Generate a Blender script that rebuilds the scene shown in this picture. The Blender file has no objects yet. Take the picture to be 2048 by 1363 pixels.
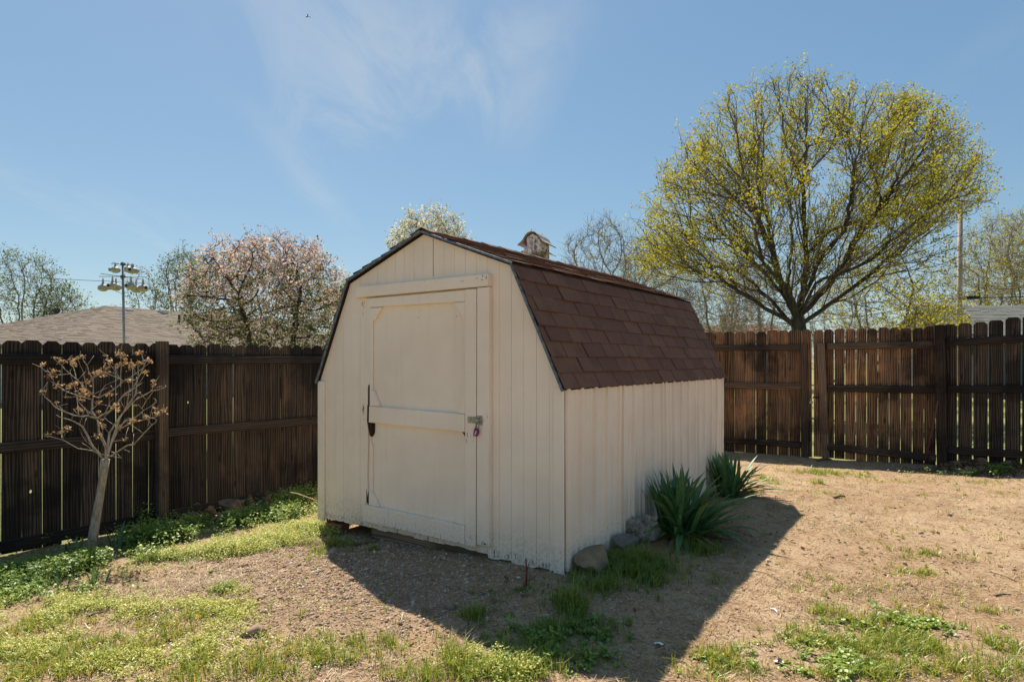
import bpy, bmesh, math, random
import numpy as np
from mathutils import Vector, Matrix, Euler

# ------------------------------------------------------------------ camera, sky, sun, exposure
scene = bpy.context.scene
COL = scene.collection
CZ = 1.45                      # camera height
FP = 1260.1                    # focal length in photo pixels (2048 wide)
HY = 721.5                     # horizon row in the photo
cam_d = bpy.data.cameras.new('camera')
cam = bpy.data.objects.new('camera', cam_d)
COL.objects.link(cam)
cam.location = (0, 0, CZ)
cam.rotation_euler = (math.radians(90), 0, 0)
cam_d.sensor_width = 36.0
cam_d.lens = FP / 2048 * 36
cam_d.shift_y = (HY - 681.5) / 2048
cam_d.clip_start = 0.05
cam_d.clip_end = 5000
scene.camera = cam

SUN_VEC = Vector((-0.285, 0.716, 1.0)).normalized()      # towards the sun
SUN_EL = math.asin(SUN_VEC.z)
SUN_AZ = math.atan2(SUN_VEC.x, SUN_VEC.y)                # from +Y towards +X
sun_d = bpy.data.lights.new('sun', 'SUN')
sun = bpy.data.objects.new('sun', sun_d)
COL.objects.link(sun)
sun_d.energy = 2.75
sun_d.angle = math.radians(0.55)
sun_d.color = (1.0, 0.93, 0.82)
sun.rotation_euler = (-SUN_VEC).to_track_quat('-Z', 'Y').to_euler()
sun.location = (0, 0, 30)

world = bpy.data.worlds.new('World')
scene.world = world
world.use_nodes = True
nt = world.node_tree
nt.nodes.clear()
def wn(t, **k):
    n = nt.nodes.new(t)
    for a, b in k.items():
        setattr(n, a, b)
    return n
sky = wn('ShaderNodeTexSky', sky_type='NISHITA', sun_disc=False)
sky.sun_elevation = SUN_EL
sky.sun_rotation = SUN_AZ
sky.altitude = 300
sky.air_density = 1.0
sky.dust_density = 0.4
sky.ozone_density = 1.6
tc = wn('ShaderNodeTexCoord')
sep = wn('ShaderNodeSeparateXYZ')
nt.links.new(tc.outputs['Generated'], sep.inputs[0])
zz = wn('ShaderNodeMath', operation='MAXIMUM'); zz.inputs[1].default_value = 0.0
nt.links.new(sep.outputs['Z'], zz.inputs[0])
za = wn('ShaderNodeMath', operation='ADD'); za.inputs[1].default_value = 0.12
nt.links.new(zz.outputs[0], za.inputs[0])
dx = wn('ShaderNodeMath', operation='DIVIDE'); dy = wn('ShaderNodeMath', operation='DIVIDE')
nt.links.new(sep.outputs['X'], dx.inputs[0]); nt.links.new(za.outputs[0], dx.inputs[1])
nt.links.new(sep.outputs['Y'], dy.inputs[0]); nt.links.new(za.outputs[0], dy.inputs[1])
cmb = wn('ShaderNodeCombineXYZ')
nt.links.new(dx.outputs[0], cmb.inputs[0]); nt.links.new(dy.outputs[0], cmb.inputs[1])
mp = wn('ShaderNodeMapping')
mp.inputs['Location'].default_value = (2.09, 0.88, 0.0)
mp.inputs['Rotation'].default_value = (0, 0, math.radians(-28))
mp.inputs['Scale'].default_value = (0.75, 0.26, 1)
nt.links.new(cmb.outputs[0], mp.inputs[0])
n1 = wn('ShaderNodeTexNoise')
n1.inputs['Scale'].default_value = 1.1; n1.inputs['Detail'].default_value = 2
n1.inputs['Roughness'].default_value = 0.5; n1.inputs['Distortion'].default_value = 0.5
nt.links.new(mp.outputs[0], n1.inputs['Vector'])
n2 = wn('ShaderNodeTexNoise')
n2.inputs['Scale'].default_value = 4.0; n2.inputs['Detail'].default_value = 7
n2.inputs['Roughness'].default_value = 0.62; n2.inputs['Distortion'].default_value = 1.2
nt.links.new(mp.outputs[0], n2.inputs['Vector'])
r1 = wn('ShaderNodeMapRange', interpolation_type='SMOOTHSTEP'); r1.inputs[1].default_value = 0.535; r1.inputs[2].default_value = 0.80
nt.links.new(n1.outputs['Fac'], r1.inputs[0])
r2 = wn('ShaderNodeMapRange', interpolation_type='SMOOTHSTEP'); r2.inputs[1].default_value = 0.36; r2.inputs[2].default_value = 0.72
nt.links.new(n2.outputs['Fac'], r2.inputs[0])
mu = wn('ShaderNodeMath', operation='MULTIPLY')
nt.links.new(r1.outputs[0], mu.inputs[0]); nt.links.new(r2.outputs[0], mu.inputs[1])
mu2 = wn('ShaderNodeMath', operation='MULTIPLY'); mu2.inputs[1].default_value = 0.75
nt.links.new(mu.outputs[0], mu2.inputs[0])
mixc = wn('ShaderNodeMix', data_type='RGBA')
mixc.inputs['B'].default_value = (2.75, 2.8, 2.65, 1)
nt.links.new(mu2.outputs[0], mixc.inputs['Factor'])
gam = wn('ShaderNodeGamma'); gam.inputs['Gamma'].default_value = 0.47
nt.links.new(sky.outputs[0], gam.inputs['Color'])
tint = wn('ShaderNodeMix', data_type='RGBA', blend_type='MULTIPLY'); tint.inputs['Factor'].default_value = 1.0
tint.inputs['B'].default_value = (0.88, 0.99, 1.02, 1)
hsv = wn('ShaderNodeHueSaturation'); hsv.inputs['Saturation'].default_value = 1.6
nt.links.new(gam.outputs[0], hsv.inputs['Color'])
nt.links.new(hsv.outputs[0], tint.inputs['A'])
nt.links.new(tint.outputs['Result'], mixc.inputs['A'])
bg = wn('ShaderNodeBackground'); bg.inputs['Strength'].default_value = 0.09
nt.links.new(mixc.outputs['Result'], bg.inputs['Color'])
out = wn('ShaderNodeOutputWorld')
nt.links.new(bg.outputs[0], out.inputs[0])

scene.view_settings.view_transform = 'Standard'
scene.view_settings.look = 'None'
scene.view_settings.gamma = 1.0
scene.view_settings.use_curve_mapping = False
scene.view_settings.exposure = 1.6
scene.render.engine = 'CYCLES'
scene.cycles.max_bounces = 6
scene.cycles.diffuse_bounces = 4
scene.cycles.transmission_bounces = 4
scene.cycles.transparent_max_bounces = 6

# ------------------------------------------------------------------ helpers
RNG = np.random.default_rng(11)
random.seed(5)
WM = {}

def P(px, py, d):
    """Point seen at photo pixel (px, py) at depth d along the view axis."""
    return Vector(((px - 1024) / FP * d, d, CZ - (py - HY) / FP * d))

def tag(o, label=None, cat=None, group=None, kind=None):
    if label: o['label'] = label
    if cat: o['category'] = cat
    if group: o['group'] = group
    if kind: o['kind'] = kind
    return o

def link(o, parent=None, M=None):
    COL.objects.link(o)
    if M is None: M = WM.get(parent, Matrix.Identity(4)) if parent else Matrix.Identity(4)
    if parent:
        o.parent = parent
        o.matrix_local = WM[parent].inverted() @ M
    else:
        o.matrix_world = M
    WM[o] = M
    return o

def empty(name, loc, rz=0.0, label=None, cat=None, group=None, M=None):
    o = bpy.data.objects.new(name, None)
    o.empty_display_size = 0.1
    link(o, None, M or (Matrix.Translation(loc) @ Matrix.Rotation(rz, 4, 'Z')))
    return tag(o, label, cat, group)

def obj(name, me, mat=None, parent=None, M=None):
    """M is in world space; with a parent and no M the mesh is in the parent's space."""
    o = bpy.data.objects.new(name, me)
    if mat and not me.materials: me.materials.append(mat)
    return link(o, parent, M)

def child(name, me, mat, parent, L=None):
    """L: matrix in the parent's space."""
    return obj(name, me, mat, parent, WM[parent] @ (L or Matrix.Identity(4)))

def mesh_py(name, V, F, smooth=False):
    me = bpy.data.meshes.new(name)
    me.from_pydata([tuple(v) for v in V], [], F)
    if smooth:
        me.polygons.foreach_set('use_smooth', [True] * len(me.polygons))
    me.update()
    return me

def mesh_np(name, V, F, rnd=None, smooth=False):
    """V (n,3) floats, F (m,k) ints."""
    V = np.asarray(V, np.float32); F = np.asarray(F, np.int32)
    me = bpy.data.meshes.new(name)
    me.vertices.add(len(V)); me.vertices.foreach_set('co', V.ravel())
    m, k = F.shape
    me.loops.add(m * k); me.loops.foreach_set('vertex_index', F.ravel())
    me.polygons.add(m)
    me.polygons.foreach_set('loop_start', np.arange(0, m * k, k, dtype=np.int32))
    me.polygons.foreach_set('loop_total', np.full(m, k, np.int32))
    if smooth: me.polygons.foreach_set('use_smooth', np.ones(m, bool))
    me.update(calc_edges=True)
    if rnd is not None:
        a = me.attributes.new('rnd', 'FLOAT', 'POINT')
        a.data.foreach_set('value', np.asarray(rnd, np.float32))
    return me

def box_me(name, x0, x1, y0, y1, z0, z1, bev=0.0, seg=1):
    bm = bmesh.new()
    bmesh.ops.create_cube(bm, size=1)
    for v in bm.verts:
        v.co = Vector(((x0 + x1) / 2 + v.co.x * (x1 - x0), (y0 + y1) / 2 + v.co.y * (y1 - y0), (z0 + z1) / 2 + v.co.z * (z1 - z0)))
    if bev: bmesh.ops.bevel(bm, geom=bm.edges[:], offset=bev, segments=seg, affect='EDGES')
    me = bpy.data.meshes.new(name); bm.to_mesh(me); bm.free()
    return me

def prism_xz(name, pts, y0, y1, bev=0.0):
    """Polygon in x,z extruded from y0 (front) to y1."""
    bm = bmesh.new()
    a = [bm.verts.new((x, y0, z)) for x, z in pts]
    b = [bm.verts.new((x, y1, z)) for x, z in pts]
    n = len(pts)
    bm.faces.new(a); bm.faces.new(b[::-1])
    for i in range(n): bm.faces.new((a[i], b[i], b[(i + 1) % n], a[(i + 1) % n]))
    bmesh.ops.recalc_face_normals(bm, faces=bm.faces[:])
    if bev: bmesh.ops.bevel(bm, geom=bm.edges[:], offset=bev, segments=1, affect='EDGES')
    me = bpy.data.meshes.new(name); bm.to_mesh(me); bm.free()
    return me

def tube_data(pts, rad, sides=6, cap=True):
    pts = [Vector(p) for p in pts]; V = []; F = []
    n = len(pts); prev = None
    for i, p in enumerate(pts):
        t = (pts[min(i + 1, n - 1)] - pts[max(i - 1, 0)])
        if t.length < 1e-9: t = Vector((0, 0, 1))
        t.normalize()
        if prev is None:
            u = t.cross(Vector((0, 0, 1)) if abs(t.z) < 0.9 else Vector((1, 0, 0))).normalized()
        else:
            u = (prev - t * prev.dot(t)).normalized()
        prev = u; w = t.cross(u)
        r = rad[i] if hasattr(rad, '__len__') else rad
        for k in range(sides):
            a = 2 * math.pi * k / sides
            V.append(p + (u * math.cos(a) + w * math.sin(a)) * r)
    for i in range(n - 1):
        for k in range(sides):
            k2 = (k + 1) % sides
            F.append((i * sides + k, i * sides + k2, (i + 1) * sides + k2, (i + 1) * sides + k))
    if cap and sides > 2:
        F.append(tuple(range(sides))[::-1]); F.append(tuple((n - 1) * sides + k for k in range(sides)))
    return V, F

def tube_me(name, pts, rad, sides=8):
    V, F = tube_data(pts, rad, sides)
    return mesh_py(name, V, F, True)

def merge_me(name, parts, smooth=False):
    V = []; F = []
    for v, f in parts:
        o = len(V); V += list(v); F += [tuple(i + o for i in q) for q in f]
    return mesh_py(name, V, F, smooth)

def lathe_data(prof, sides=16):
    V = []; F = []
    for r, z in prof:
        for k in range(sides):
            a = 2 * math.pi * k / sides
            V.append(Vector((r * math.cos(a), r * math.sin(a), z)))
    for i in range(len(prof) - 1):
        for k in range(sides):
            k2 = (k + 1) % sides
            F.append((i * sides + k, i * sides + k2, (i + 1) * sides + k2, (i + 1) * sides + k))
    F.append(tuple(range(sides))[::-1]); F.append(tuple((len(prof) - 1) * sides + k for k in range(sides)))
    return V, F

def beam(name, p0, p1, w, t, mat, parent, face=None, bev=0.004):
    """Board from p0 to p1 (world), length along its local Z; 'face' = direction of the thin axis."""
    p0 = Vector(p0); p1 = Vector(p1); d = p1 - p0; L = d.length; z = d.normalized()
    f = Vector(face) if face else Vector((0, -1, 0))
    y = (f - z * f.dot(z)).normalized(); x = y.cross(z)
    M = Matrix((x, y, z)).transposed().to_4x4(); M.translation = p0
    me = box_me(name, -w / 2, w / 2, -t / 2, t / 2, 0, L, bev)
    return obj(name, me, mat, parent, M)

def hashn(ix, iy, seed):
    n = (ix.astype(np.int64) * 374761393 + iy.astype(np.int64) * 668265263 + seed * 982451653) & 0xffffffff
    n = ((n ^ (n >> 13)) * 1274126177) & 0xffffffff
    return ((n ^ (n >> 16)) & 0xffff) / 65535.0

def vnoise(x, y, seed=0):
    x = np.asarray(x, float); y = np.asarray(y, float)
    ix = np.floor(x); iy = np.floor(y); fx = x - ix; fy = y - iy
    fx = fx * fx * (3 - 2 * fx); fy = fy * fy * (3 - 2 * fy)
    a = hashn(ix, iy, seed); b = hashn(ix + 1, iy, seed); c = hashn(ix, iy + 1, seed); d = hashn(ix + 1, iy + 1, seed)
    return (a * (1 - fx) + b * fx) * (1 - fy) + (c * (1 - fx) + d * fx) * fy

def fbm(x, y, seed=0, oct=4):
    s = 0; a = 0.5
    for i in range(oct):
        s = s + a * vnoise(np.asarray(x) * 2 ** i, np.asarray(y) * 2 ** i, seed + i); a *= 0.5
    return s / (1 - 0.5 ** oct)

# ------------------------------------------------------------------ materials
def mat_new(name):
    m = bpy.data.materials.new(name); m.use_nodes = True
    m.node_tree.nodes.clear()
    return m, m.node_tree

class NB:
    """Small node-building helper."""
    def __init__(s, name):
        s.m, s.t = mat_new(name)
        s.out = s.n('ShaderNodeOutputMaterial')
    def n(s, typ, **k):
        x = s.t.nodes.new(typ)
        for a, b in k.items(): setattr(x, a, b)
        return x
    def l(s, a, b): s.t.links.new(a, b)
    def coord(s, kind='Object', scale=(1, 1, 1), rand=0.0):
        c = s.n('ShaderNodeTexCoord'); src = c.outputs[kind]
        if rand:
            oi = s.n('ShaderNodeObjectInfo'); mu = s.n('ShaderNodeMath', operation='MULTIPLY'); mu.inputs[1].default_value = rand
            s.l(oi.outputs['Random'], mu.inputs[0])
            cb = s.n('ShaderNodeCombineXYZ')
            for i in range(3): s.l(mu.outputs[0], cb.inputs[i])
            ad = s.n('ShaderNodeVectorMath', operation='ADD'); s.l(src, ad.inputs[0]); s.l(cb.outputs[0], ad.inputs[1]); src = ad.outputs[0]
        mp = s.n('ShaderNodeMapping'); mp.inputs['Scale'].default_value = scale
        s.l(src, mp.inputs[0]); return mp.outputs[0]
    def noise(s, vec, scale, detail=4, rough=0.55, dist=0.0):
        x = s.n('ShaderNodeTexNoise'); s.l(vec, x.inputs['Vector'])
        x.inputs['Scale'].default_value = scale; x.inputs['Detail'].default_value = detail
        x.inputs['Roughness'].default_value = rough; x.inputs['Distortion'].default_value = dist
        return x.outputs['Fac']
    def ramp(s, fac, stops):
        x = s.n('ShaderNodeValToRGB'); s.l(fac, x.inputs[0]); e = x.color_ramp.elements
        while len(e) > 1: e.remove(e[-1])
        e[0].position = stops[0][0]; e[0].color = (*stops[0][1], 1)
        for p, c in stops[1:]:
            k = e.new(p); k.color = (*c, 1)
        return x.outputs[0]
    def rng(s, fac, a, b, c=0.0, d=1.0):
        x = s.n('ShaderNodeMapRange', interpolation_type='SMOOTHSTEP'); s.l(fac, x.inputs[0])
        for i, v in enumerate((a, b, c, d)): x.inputs[i + 1].default_value = v
        return x.outputs[0]
    def mix(s, fac, a, b, mode='MIX'):
        x = s.n('ShaderNodeMix', data_type='RGBA', blend_type=mode)
        for v, i in ((fac, 'Factor'), (a, 'A'), (b, 'B')):
            if isinstance(v, (int, float)): x.inputs[i].default_value = v
            elif isinstance(v, tuple): x.inputs[i].default_value = (*v, 1)
            else: s.l(v, x.inputs[i])
        return x.outputs['Result']
    def math(s, op, a, b=None):
        x = s.n('ShaderNodeMath', operation=op)
        for i, v in enumerate((a, b)):
            if v is None: continue
            if isinstance(v, (int, float)): x.inputs[i].default_value = v
            else: s.l(v, x.inputs[i])
        return x.outputs[0]
    def bump(s, h, strength=0.3, dist=0.01, nrm=None):
        x = s.n('ShaderNodeBump'); s.l(h, x.inputs['Height'])
        x.inputs['Strength'].default_value = strength; x.inputs['Distance'].default_value = dist
        if nrm: s.l(nrm, x.inputs['Normal'])
        return x.outputs[0]
    def attr(s, name='rnd'):
        x = s.n('ShaderNodeAttribute', attribute_name=name); return x.outputs['Fac']
    def orand(s): return s.n('ShaderNodeObjectInfo').outputs['Random']
    def bsdf(s, col, rough=0.8, nrm=None, metal=0.0, spec=0.3):
        b = s.n('ShaderNodeBsdfPrincipled')
        if isinstance(col, tuple): b.inputs['Base Color'].default_value = (*col, 1)
        else: s.l(col, b.inputs['Base Color'])
        if isinstance(rough, (int, float)): b.inputs['Roughness'].default_value = rough
        else: s.l(rough, b.inputs['Roughness'])
        b.inputs['Metallic'].default_value = metal
        b.inputs['Specular IOR Level'].default_value = spec
        if nrm: s.l(nrm, b.inputs['Normal'])
        s.l(b.outputs[0], s.out.inputs[0]); return s.m
    def leaf(s, col, tcol=None, fac=0.45, gloss=0.06):
        d = s.n('ShaderNodeBsdfDiffuse'); t = s.n('ShaderNodeBsdfTranslucent')
        s.l(col, d.inputs[0]); s.l(tcol or col, t.inputs[0])
        m = s.n('ShaderNodeMixShader'); m.inputs[0].default_value = fac
        s.l(d.outputs[0], m.inputs[1]); s.l(t.outputs[0], m.inputs[2])
        g = s.n('ShaderNodeBsdfGlossy'); g.inputs['Roughness'].default_value = 0.45
        m2 = s.n('ShaderNodeMixShader'); m2.inputs[0].default_value = gloss
        s.l(m.outputs[0], m2.inputs[1]); s.l(g.outputs[0], m2.inputs[2])
        s.l(m2.outputs[0], s.out.inputs[0]); return s.m

MT = {}

def wood(name, dark, mid, light, amt=0.5):
    b = NB(name)
    v = b.coord('Object', (1, 1, 1), 37.0)
    lo = b.n('ShaderNodeMapping'); lo.inputs['Scale'].default_value = (9, 9, 0.9); b.l(v, lo.inputs[0])
    warp = b.noise(lo.outputs[0], 1.0, 2)
    gx = b.n('ShaderNodeMapping'); gx.inputs['Scale'].default_value = (9, 9, 0.62); b.l(v, gx.inputs[0])
    wave = b.n('ShaderNodeTexWave', wave_type='BANDS', bands_direction='X')
    b.l(gx.outputs[0], wave.inputs['Vector']); wave.inputs['Scale'].default_value = 1.5
    wave.inputs['Distortion'].default_value = 13.0; wave.inputs['Detail'].default_value = 2.0; wave.inputs['Detail Scale'].default_value = 0.8
    fx = b.n('ShaderNodeMapping'); fx.inputs['Scale'].default_value = (150, 150, 3.5); b.l(v, fx.inputs[0])
    fine = b.noise(fx.outputs[0], 1.0, 4, 0.6)
    g = b.math('ADD', b.math('MULTIPLY', wave.outputs['Fac'], 0.42), b.math('MULTIPLY', fine, 0.62))
    g2 = b.math('ADD', g, b.math('MULTIPLY', warp, 0.5))
    col = b.ramp(g2, [(0.35, dark), (0.72, mid), (1.1, light)])
    # worn orange patches
    wx = b.n('ShaderNodeMapping'); wx.inputs['Scale'].default_value = (6, 6, 1.7); b.l(v, wx.inputs[0])
    worn = b.rng(b.noise(wx.outputs[0], 1.0, 4, 0.6), 0.54, 0.74)
    col = b.mix(b.math('MULTIPLY', worn, amt), col, b.mix(0.5, light, (light[0] * 1.7, light[1] * 1.25, light[2])))
    # knots
    kx = b.n('ShaderNodeMapping'); kx.inputs['Scale'].default_value = (7.0, 3.0, 2.3); b.l(v, kx.inputs[0])
    vo = b.n('ShaderNodeTexVoronoi'); b.l(kx.outputs[0], vo.inputs['Vector']); vo.inputs['Scale'].default_value = 1.0
    kn = b.rng(vo.outputs['Distance'], 0.05, 0.17, 1.0, 0.0)
    ring = b.rng(vo.outputs['Distance'], 0.10, 0.16, 0.0, 1.0)
    kcol = b.mix(ring, dark, (light[0] * 1.8, light[1] * 1.4, light[2] * 1.2))
    col = b.mix(b.math('MULTIPLY', kn, 0.75), col, kcol)
    wp = b.n('ShaderNodeNewGeometry'); wb = b.noise(wp.outputs['Position'], 1.5, 4, 0.6)
    col = b.mix(b.math('MULTIPLY', b.rng(wb, 0.50, 0.64), 0.72), col, dark)
    col = b.mix(b.math('MULTIPLY', b.rng(wb, 0.47, 0.34), 0.45 * amt), col, (light[0] * 1.25, light[1] * 1.1, light[2]))
    # board to board tone
    tone = b.n('ShaderNodeHueSaturation'); b.l(col, tone.inputs['Color'])
    b.l(b.rng(b.orand(), 0, 1, 0.6, 1.5), tone.inputs['Value'])
    return b.bsdf(tone.outputs[0], 0.82, b.bump(g, 0.5, 0.004), spec=0.25)

MT['fence_dark'] = wood('fence_dark', (0.006, 0.005, 0.0045), (0.022, 0.017, 0.0135), (0.090, 0.062, 0.040), 0.5)
MT['rail_dark'] = wood('rail_dark', (0.009, 0.007, 0.006), (0.027, 0.020, 0.0155), (0.062, 0.045, 0.032), 0.2)
MT['fence_warm'] = wood('fence_warm', (0.011, 0.008, 0.006), (0.080, 0.047, 0.028), (0.265, 0.145, 0.070), 1.0)
MT['rail_warm'] = wood('rail_warm', (0.014, 0.010, 0.008), (0.050, 0.034, 0.024), (0.120, 0.078, 0.048), 0.3)
MT['post_warm'] = wood('post_warm', (0.040, 0.028, 0.020), (0.095, 0.066, 0.044), (0.170, 0.115, 0.070), 0.3)
MT['sill'] = wood('sill', (0.05, 0.032, 0.02), (0.14, 0.09, 0.05), (0.24, 0.15, 0.09), 0.3)
MT['rot'] = wood('rot', (0.012, 0.007, 0.005), (0.045, 0.025, 0.015), (0.10, 0.05, 0.03), 0.2)
MT['pole_wood'] = wood('pole_wood', (0.14, 0.11, 0.09), (0.25, 0.20, 0.16), (0.36, 0.29, 0.23), 0.1)

def paint(name, base, bumpx=(18, 18, 240), chips=0.9, stk=0.38):
    b = NB(name)
    v = b.coord('Object')
    big = b.noise(v, 1.6, 4, 0.6)
    col = b.mix(b.rng(big, 0.3, 0.7), base, (base[0] * 0.90, base[1] * 0.885, base[2] * 0.86))
    st = b.n('ShaderNodeMapping'); st.inputs['Scale'].default_value = (26, 26, 1.1); b.l(v, st.inputs[0])
    streak = b.rng(b.noise(st.outputs[0], 1.0, 4, 0.65), 0.52, 0.80)
    col = b.mix(b.math('MULTIPLY', streak, stk), col, (base[0] * 0.72, base[1] * 0.66, base[2] * 0.58))
    sx = b.n('ShaderNodeSeparateXYZ'); b.l(v, sx.inputs[0])
    low = b.rng(sx.outputs['Z'], 0.0, 0.30, 1.0, 0.0)
    sp = b.rng(b.noise(v, 60, 6, 0.75), 0.44, 0.66)
    col = b.mix(b.math('MULTIPLY', b.math('MULTIPLY', low, sp), 0.5), col, (0.28, 0.19, 0.12))
    ch = b.n('ShaderNodeMapping'); ch.inputs['Scale'].default_value = (34, 34, 7); b.l(v, ch.inputs[0])
    lowc = b.rng(sx.outputs['Z'], 0.02, 0.16, 0.10, 0.0)
    chip = b.rng(b.math('ADD', b.noise(ch.outputs[0], 1.0, 5, 0.7), lowc), 0.712, 0.745)
    col = b.mix(b.math('MULTIPLY', chip, chips), col, (0.10, 0.062, 0.040))
    rs = b.n('ShaderNodeMapping'); rs.inputs['Scale'].default_value = bumpx; b.l(v, rs.inputs[0])
    rough_saw = b.noise(rs.outputs[0], 1.0, 3, 0.6)
    n = b.bump(rough_saw, 0.22, 0.003)
    n = b.bump(chip, 0.35, 0.004, n)
    return b.bsdf(col, 0.62, n, spec=0.35)

MT['paint'] = paint('cream_paint', (0.90, 0.765, 0.615))
MT['paint_trim'] = paint('cream_paint_trim', (0.90, 0.775, 0.63), (160, 160, 12), 0.8)
MT['paint_metal'] = paint('cream_paint_metal', (0.90, 0.755, 0.61), (9, 9, 5), 0.35, 0.55)

def shingle(name, a, c, d):
    b = NB(name)
    v = b.coord('Object', (1, 1, 1), 11.0)
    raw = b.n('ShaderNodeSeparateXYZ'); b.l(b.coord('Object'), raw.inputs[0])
    gran = b.noise(v, 340, 2, 0.8)
    big = b.noise(v, 6, 4, 0.6)
    col = b.mix(b.rng(b.orand(), 0.0, 1.0), a, c)
    col = b.mix(b.rng(big, 0.42, 0.72), col, d)
    col = b.mix(b.rng(gran, 0.42, 0.7), col, b.mix(0.55, col, (0.20, 0.135, 0.11)))
    col = b.mix(b.rng(gran, 0.44, 0.30), col, (0.012, 0.008, 0.007))
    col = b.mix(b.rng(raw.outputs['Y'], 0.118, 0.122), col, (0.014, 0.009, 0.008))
    moss = b.rng(b.noise(v, 26, 4, 0.7), 0.66, 0.72)
    col = b.mix(b.math('MULTIPLY', moss, 0.8), col, (0.012, 0.010, 0.009))
    return b.bsdf(col, 0.72, b.bump(gran, 0.7, 0.004), spec=0.12)
MT['shingle'] = shingle('brown_shingle', (0.165, 0.074, 0.045), (0.220, 0.108, 0.062), (0.145, 0.068, 0.043))
MT['shingle_base'] = NB('shingle_base').bsdf((0.02, 0.013, 0.011), 0.95)

def roofing(name, a, c, row=(0.001, 0.001, 7.0)):
    b = NB(name)
    v = b.coord('Object')
    bk = b.n('ShaderNodeTexBrick'); b.l(v, bk.inputs['Vector'])
    n1 = b.noise(v, 3.0, 6, 0.7); n2 = b.noise(v, 40.0, 2, 0.7)
    col = b.mix(b.rng(n1, 0.3, 0.7), a, c)
    col = b.mix(b.math('MULTIPLY', b.rng(n2, 0.45, 0.65), 0.35), col, (a[0] * 0.5, a[1] * 0.5, a[2] * 0.5))
    return b.bsdf(col, 0.9, b.bump(n2, 0.4, 0.01), spec=0.2)
MT['roof_taupe'] = roofing('taupe_shingles', (0.150, 0.115, 0.085), (0.205, 0.160, 0.120))
MT['roof_grey'] = roofing('grey_shingles', (0.12, 0.125, 0.11), (0.19, 0.19, 0.165))
MT['roof_rust'] = roofing('rust_shingles', (0.26, 0.14, 0.09), (0.34, 0.20, 0.13))

def simple(name, col, rough=0.7, metal=0.0, var=0.25, scale=12, bump=0.15, spec=0.35):
    b = NB(name); v = b.coord('Object', (1, 1, 1), 5.0)
    n = b.noise(v, scale, 5, 0.65)
    c = b.mix(b.rng(n, 0.3, 0.7), tuple(x * (1 - var) for x in col), tuple(min(1, x * (1 + var)) for x in col))
    return b.bsdf(c, rough, b.bump(n, bump, 0.01), metal, spec)
MT['drip'] = simple('weathered_drip_edge', (0.13, 0.15, 0.17), 0.55, 0.3, 0.45, 30)
MT['steel'] = simple('worn_steel', (0.36, 0.34, 0.30), 0.42, 0.85, 0.4, 60)
MT['rustrod'] = simple('rusty_iron', (0.16, 0.065, 0.04), 0.8, 0.2, 0.4, 50)
MT['purple'] = simple('purple_lock_paint', (0.22, 0.03, 0.16), 0.35, 0.4, 0.3, 90)
MT['brick'] = simple('old_brick', (0.36, 0.16, 0.085), 0.9, 0, 0.35, 25)
MT['siding_white'] = simple('pale_house_siding', (0.55, 0.53, 0.48), 0.7)
MT['siding_slate'] = simple('slate_house_siding', (0.09, 0.11, 0.12), 0.7)
MT['vent_white'] = simple('pale_roof_vent', (0.62, 0.58, 0.52), 0.5)
MT['vent_dark'] = simple('dark_roof_vent', (0.05, 0.048, 0.045), 0.6)
MT['chimney'] = simple('grey_chimney', (0.20, 0.18, 0.16), 0.9, 0, 0.3, 5)
MT['glass'] = NB('window_glass').bsdf((0.03, 0.035, 0.04), 0.06, spec=0.6)
MT['rack_metal'] = simple('rack_metal', (0.30, 0.29, 0.27), 0.5, 0.6)
MT['black'] = simple('black_rubber', (0.012, 0.012, 0.014), 0.6)
MT['gourd'] = simple('gourd_plastic', (0.36, 0.33, 0.265), 0.55, 0, 0.35, 14)
MT['wire'] = simple('cable_black', (0.03, 0.03, 0.032), 0.6)
MT['airframe'] = simple('grey_airframe', (0.10, 0.11, 0.13), 0.5)
MT['paper'] = simple('white_litter', (0.72, 0.70, 0.66), 0.7)
MT['redstem'] = simple('red_stem', (0.16, 0.035, 0.03), 0.7)
MT['drystalk'] = simple('dry_stalk', (0.42, 0.30, 0.16), 0.85)
MT['weedstalk'] = simple('dark_dry_weed', (0.14, 0.10, 0.06), 0.85)

def martin_mat():
    b = NB('peeling_martin_house')
    v = b.coord('Object')
    m = b.n('ShaderNodeMapping'); m.inputs['Scale'].default_value = (22, 22, 6); b.l(v, m.inputs[0])
    n = b.noise(m.outputs[0], 1.0, 5, 0.7)
    n2 = b.noise(v, 5, 3, 0.6)
    col = b.mix(b.rng(n, 0.36, 0.48), (0.20, 0.16, 0.13), (0.72, 0.66, 0.62))
    col = b.mix(b.math('MULTIPLY', b.rng(n, 0.50, 0.54), b.rng(n2, 0.40, 0.52)), col, (0.20, 0.05, 0.13))
    sx = b.n('ShaderNodeSeparateXYZ'); b.l(v, sx.inputs[0])
    col = b.mix(b.math('MULTIPLY', b.rng(sx.outputs['Z'], 0.10, 0.28, 1, 0), b.rng(n2, 0.35, 0.6)), col, (0.12, 0.10, 0.04))
    return b.bsdf(col, 0.85, b.bump(n, 0.4, 0.01))
MT['martin'] = martin_mat()
MT['martin_roof'] = simple('weathered_tin', (0.33, 0.29, 0.25), 0.7, 0.1, 0.4, 16)

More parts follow.
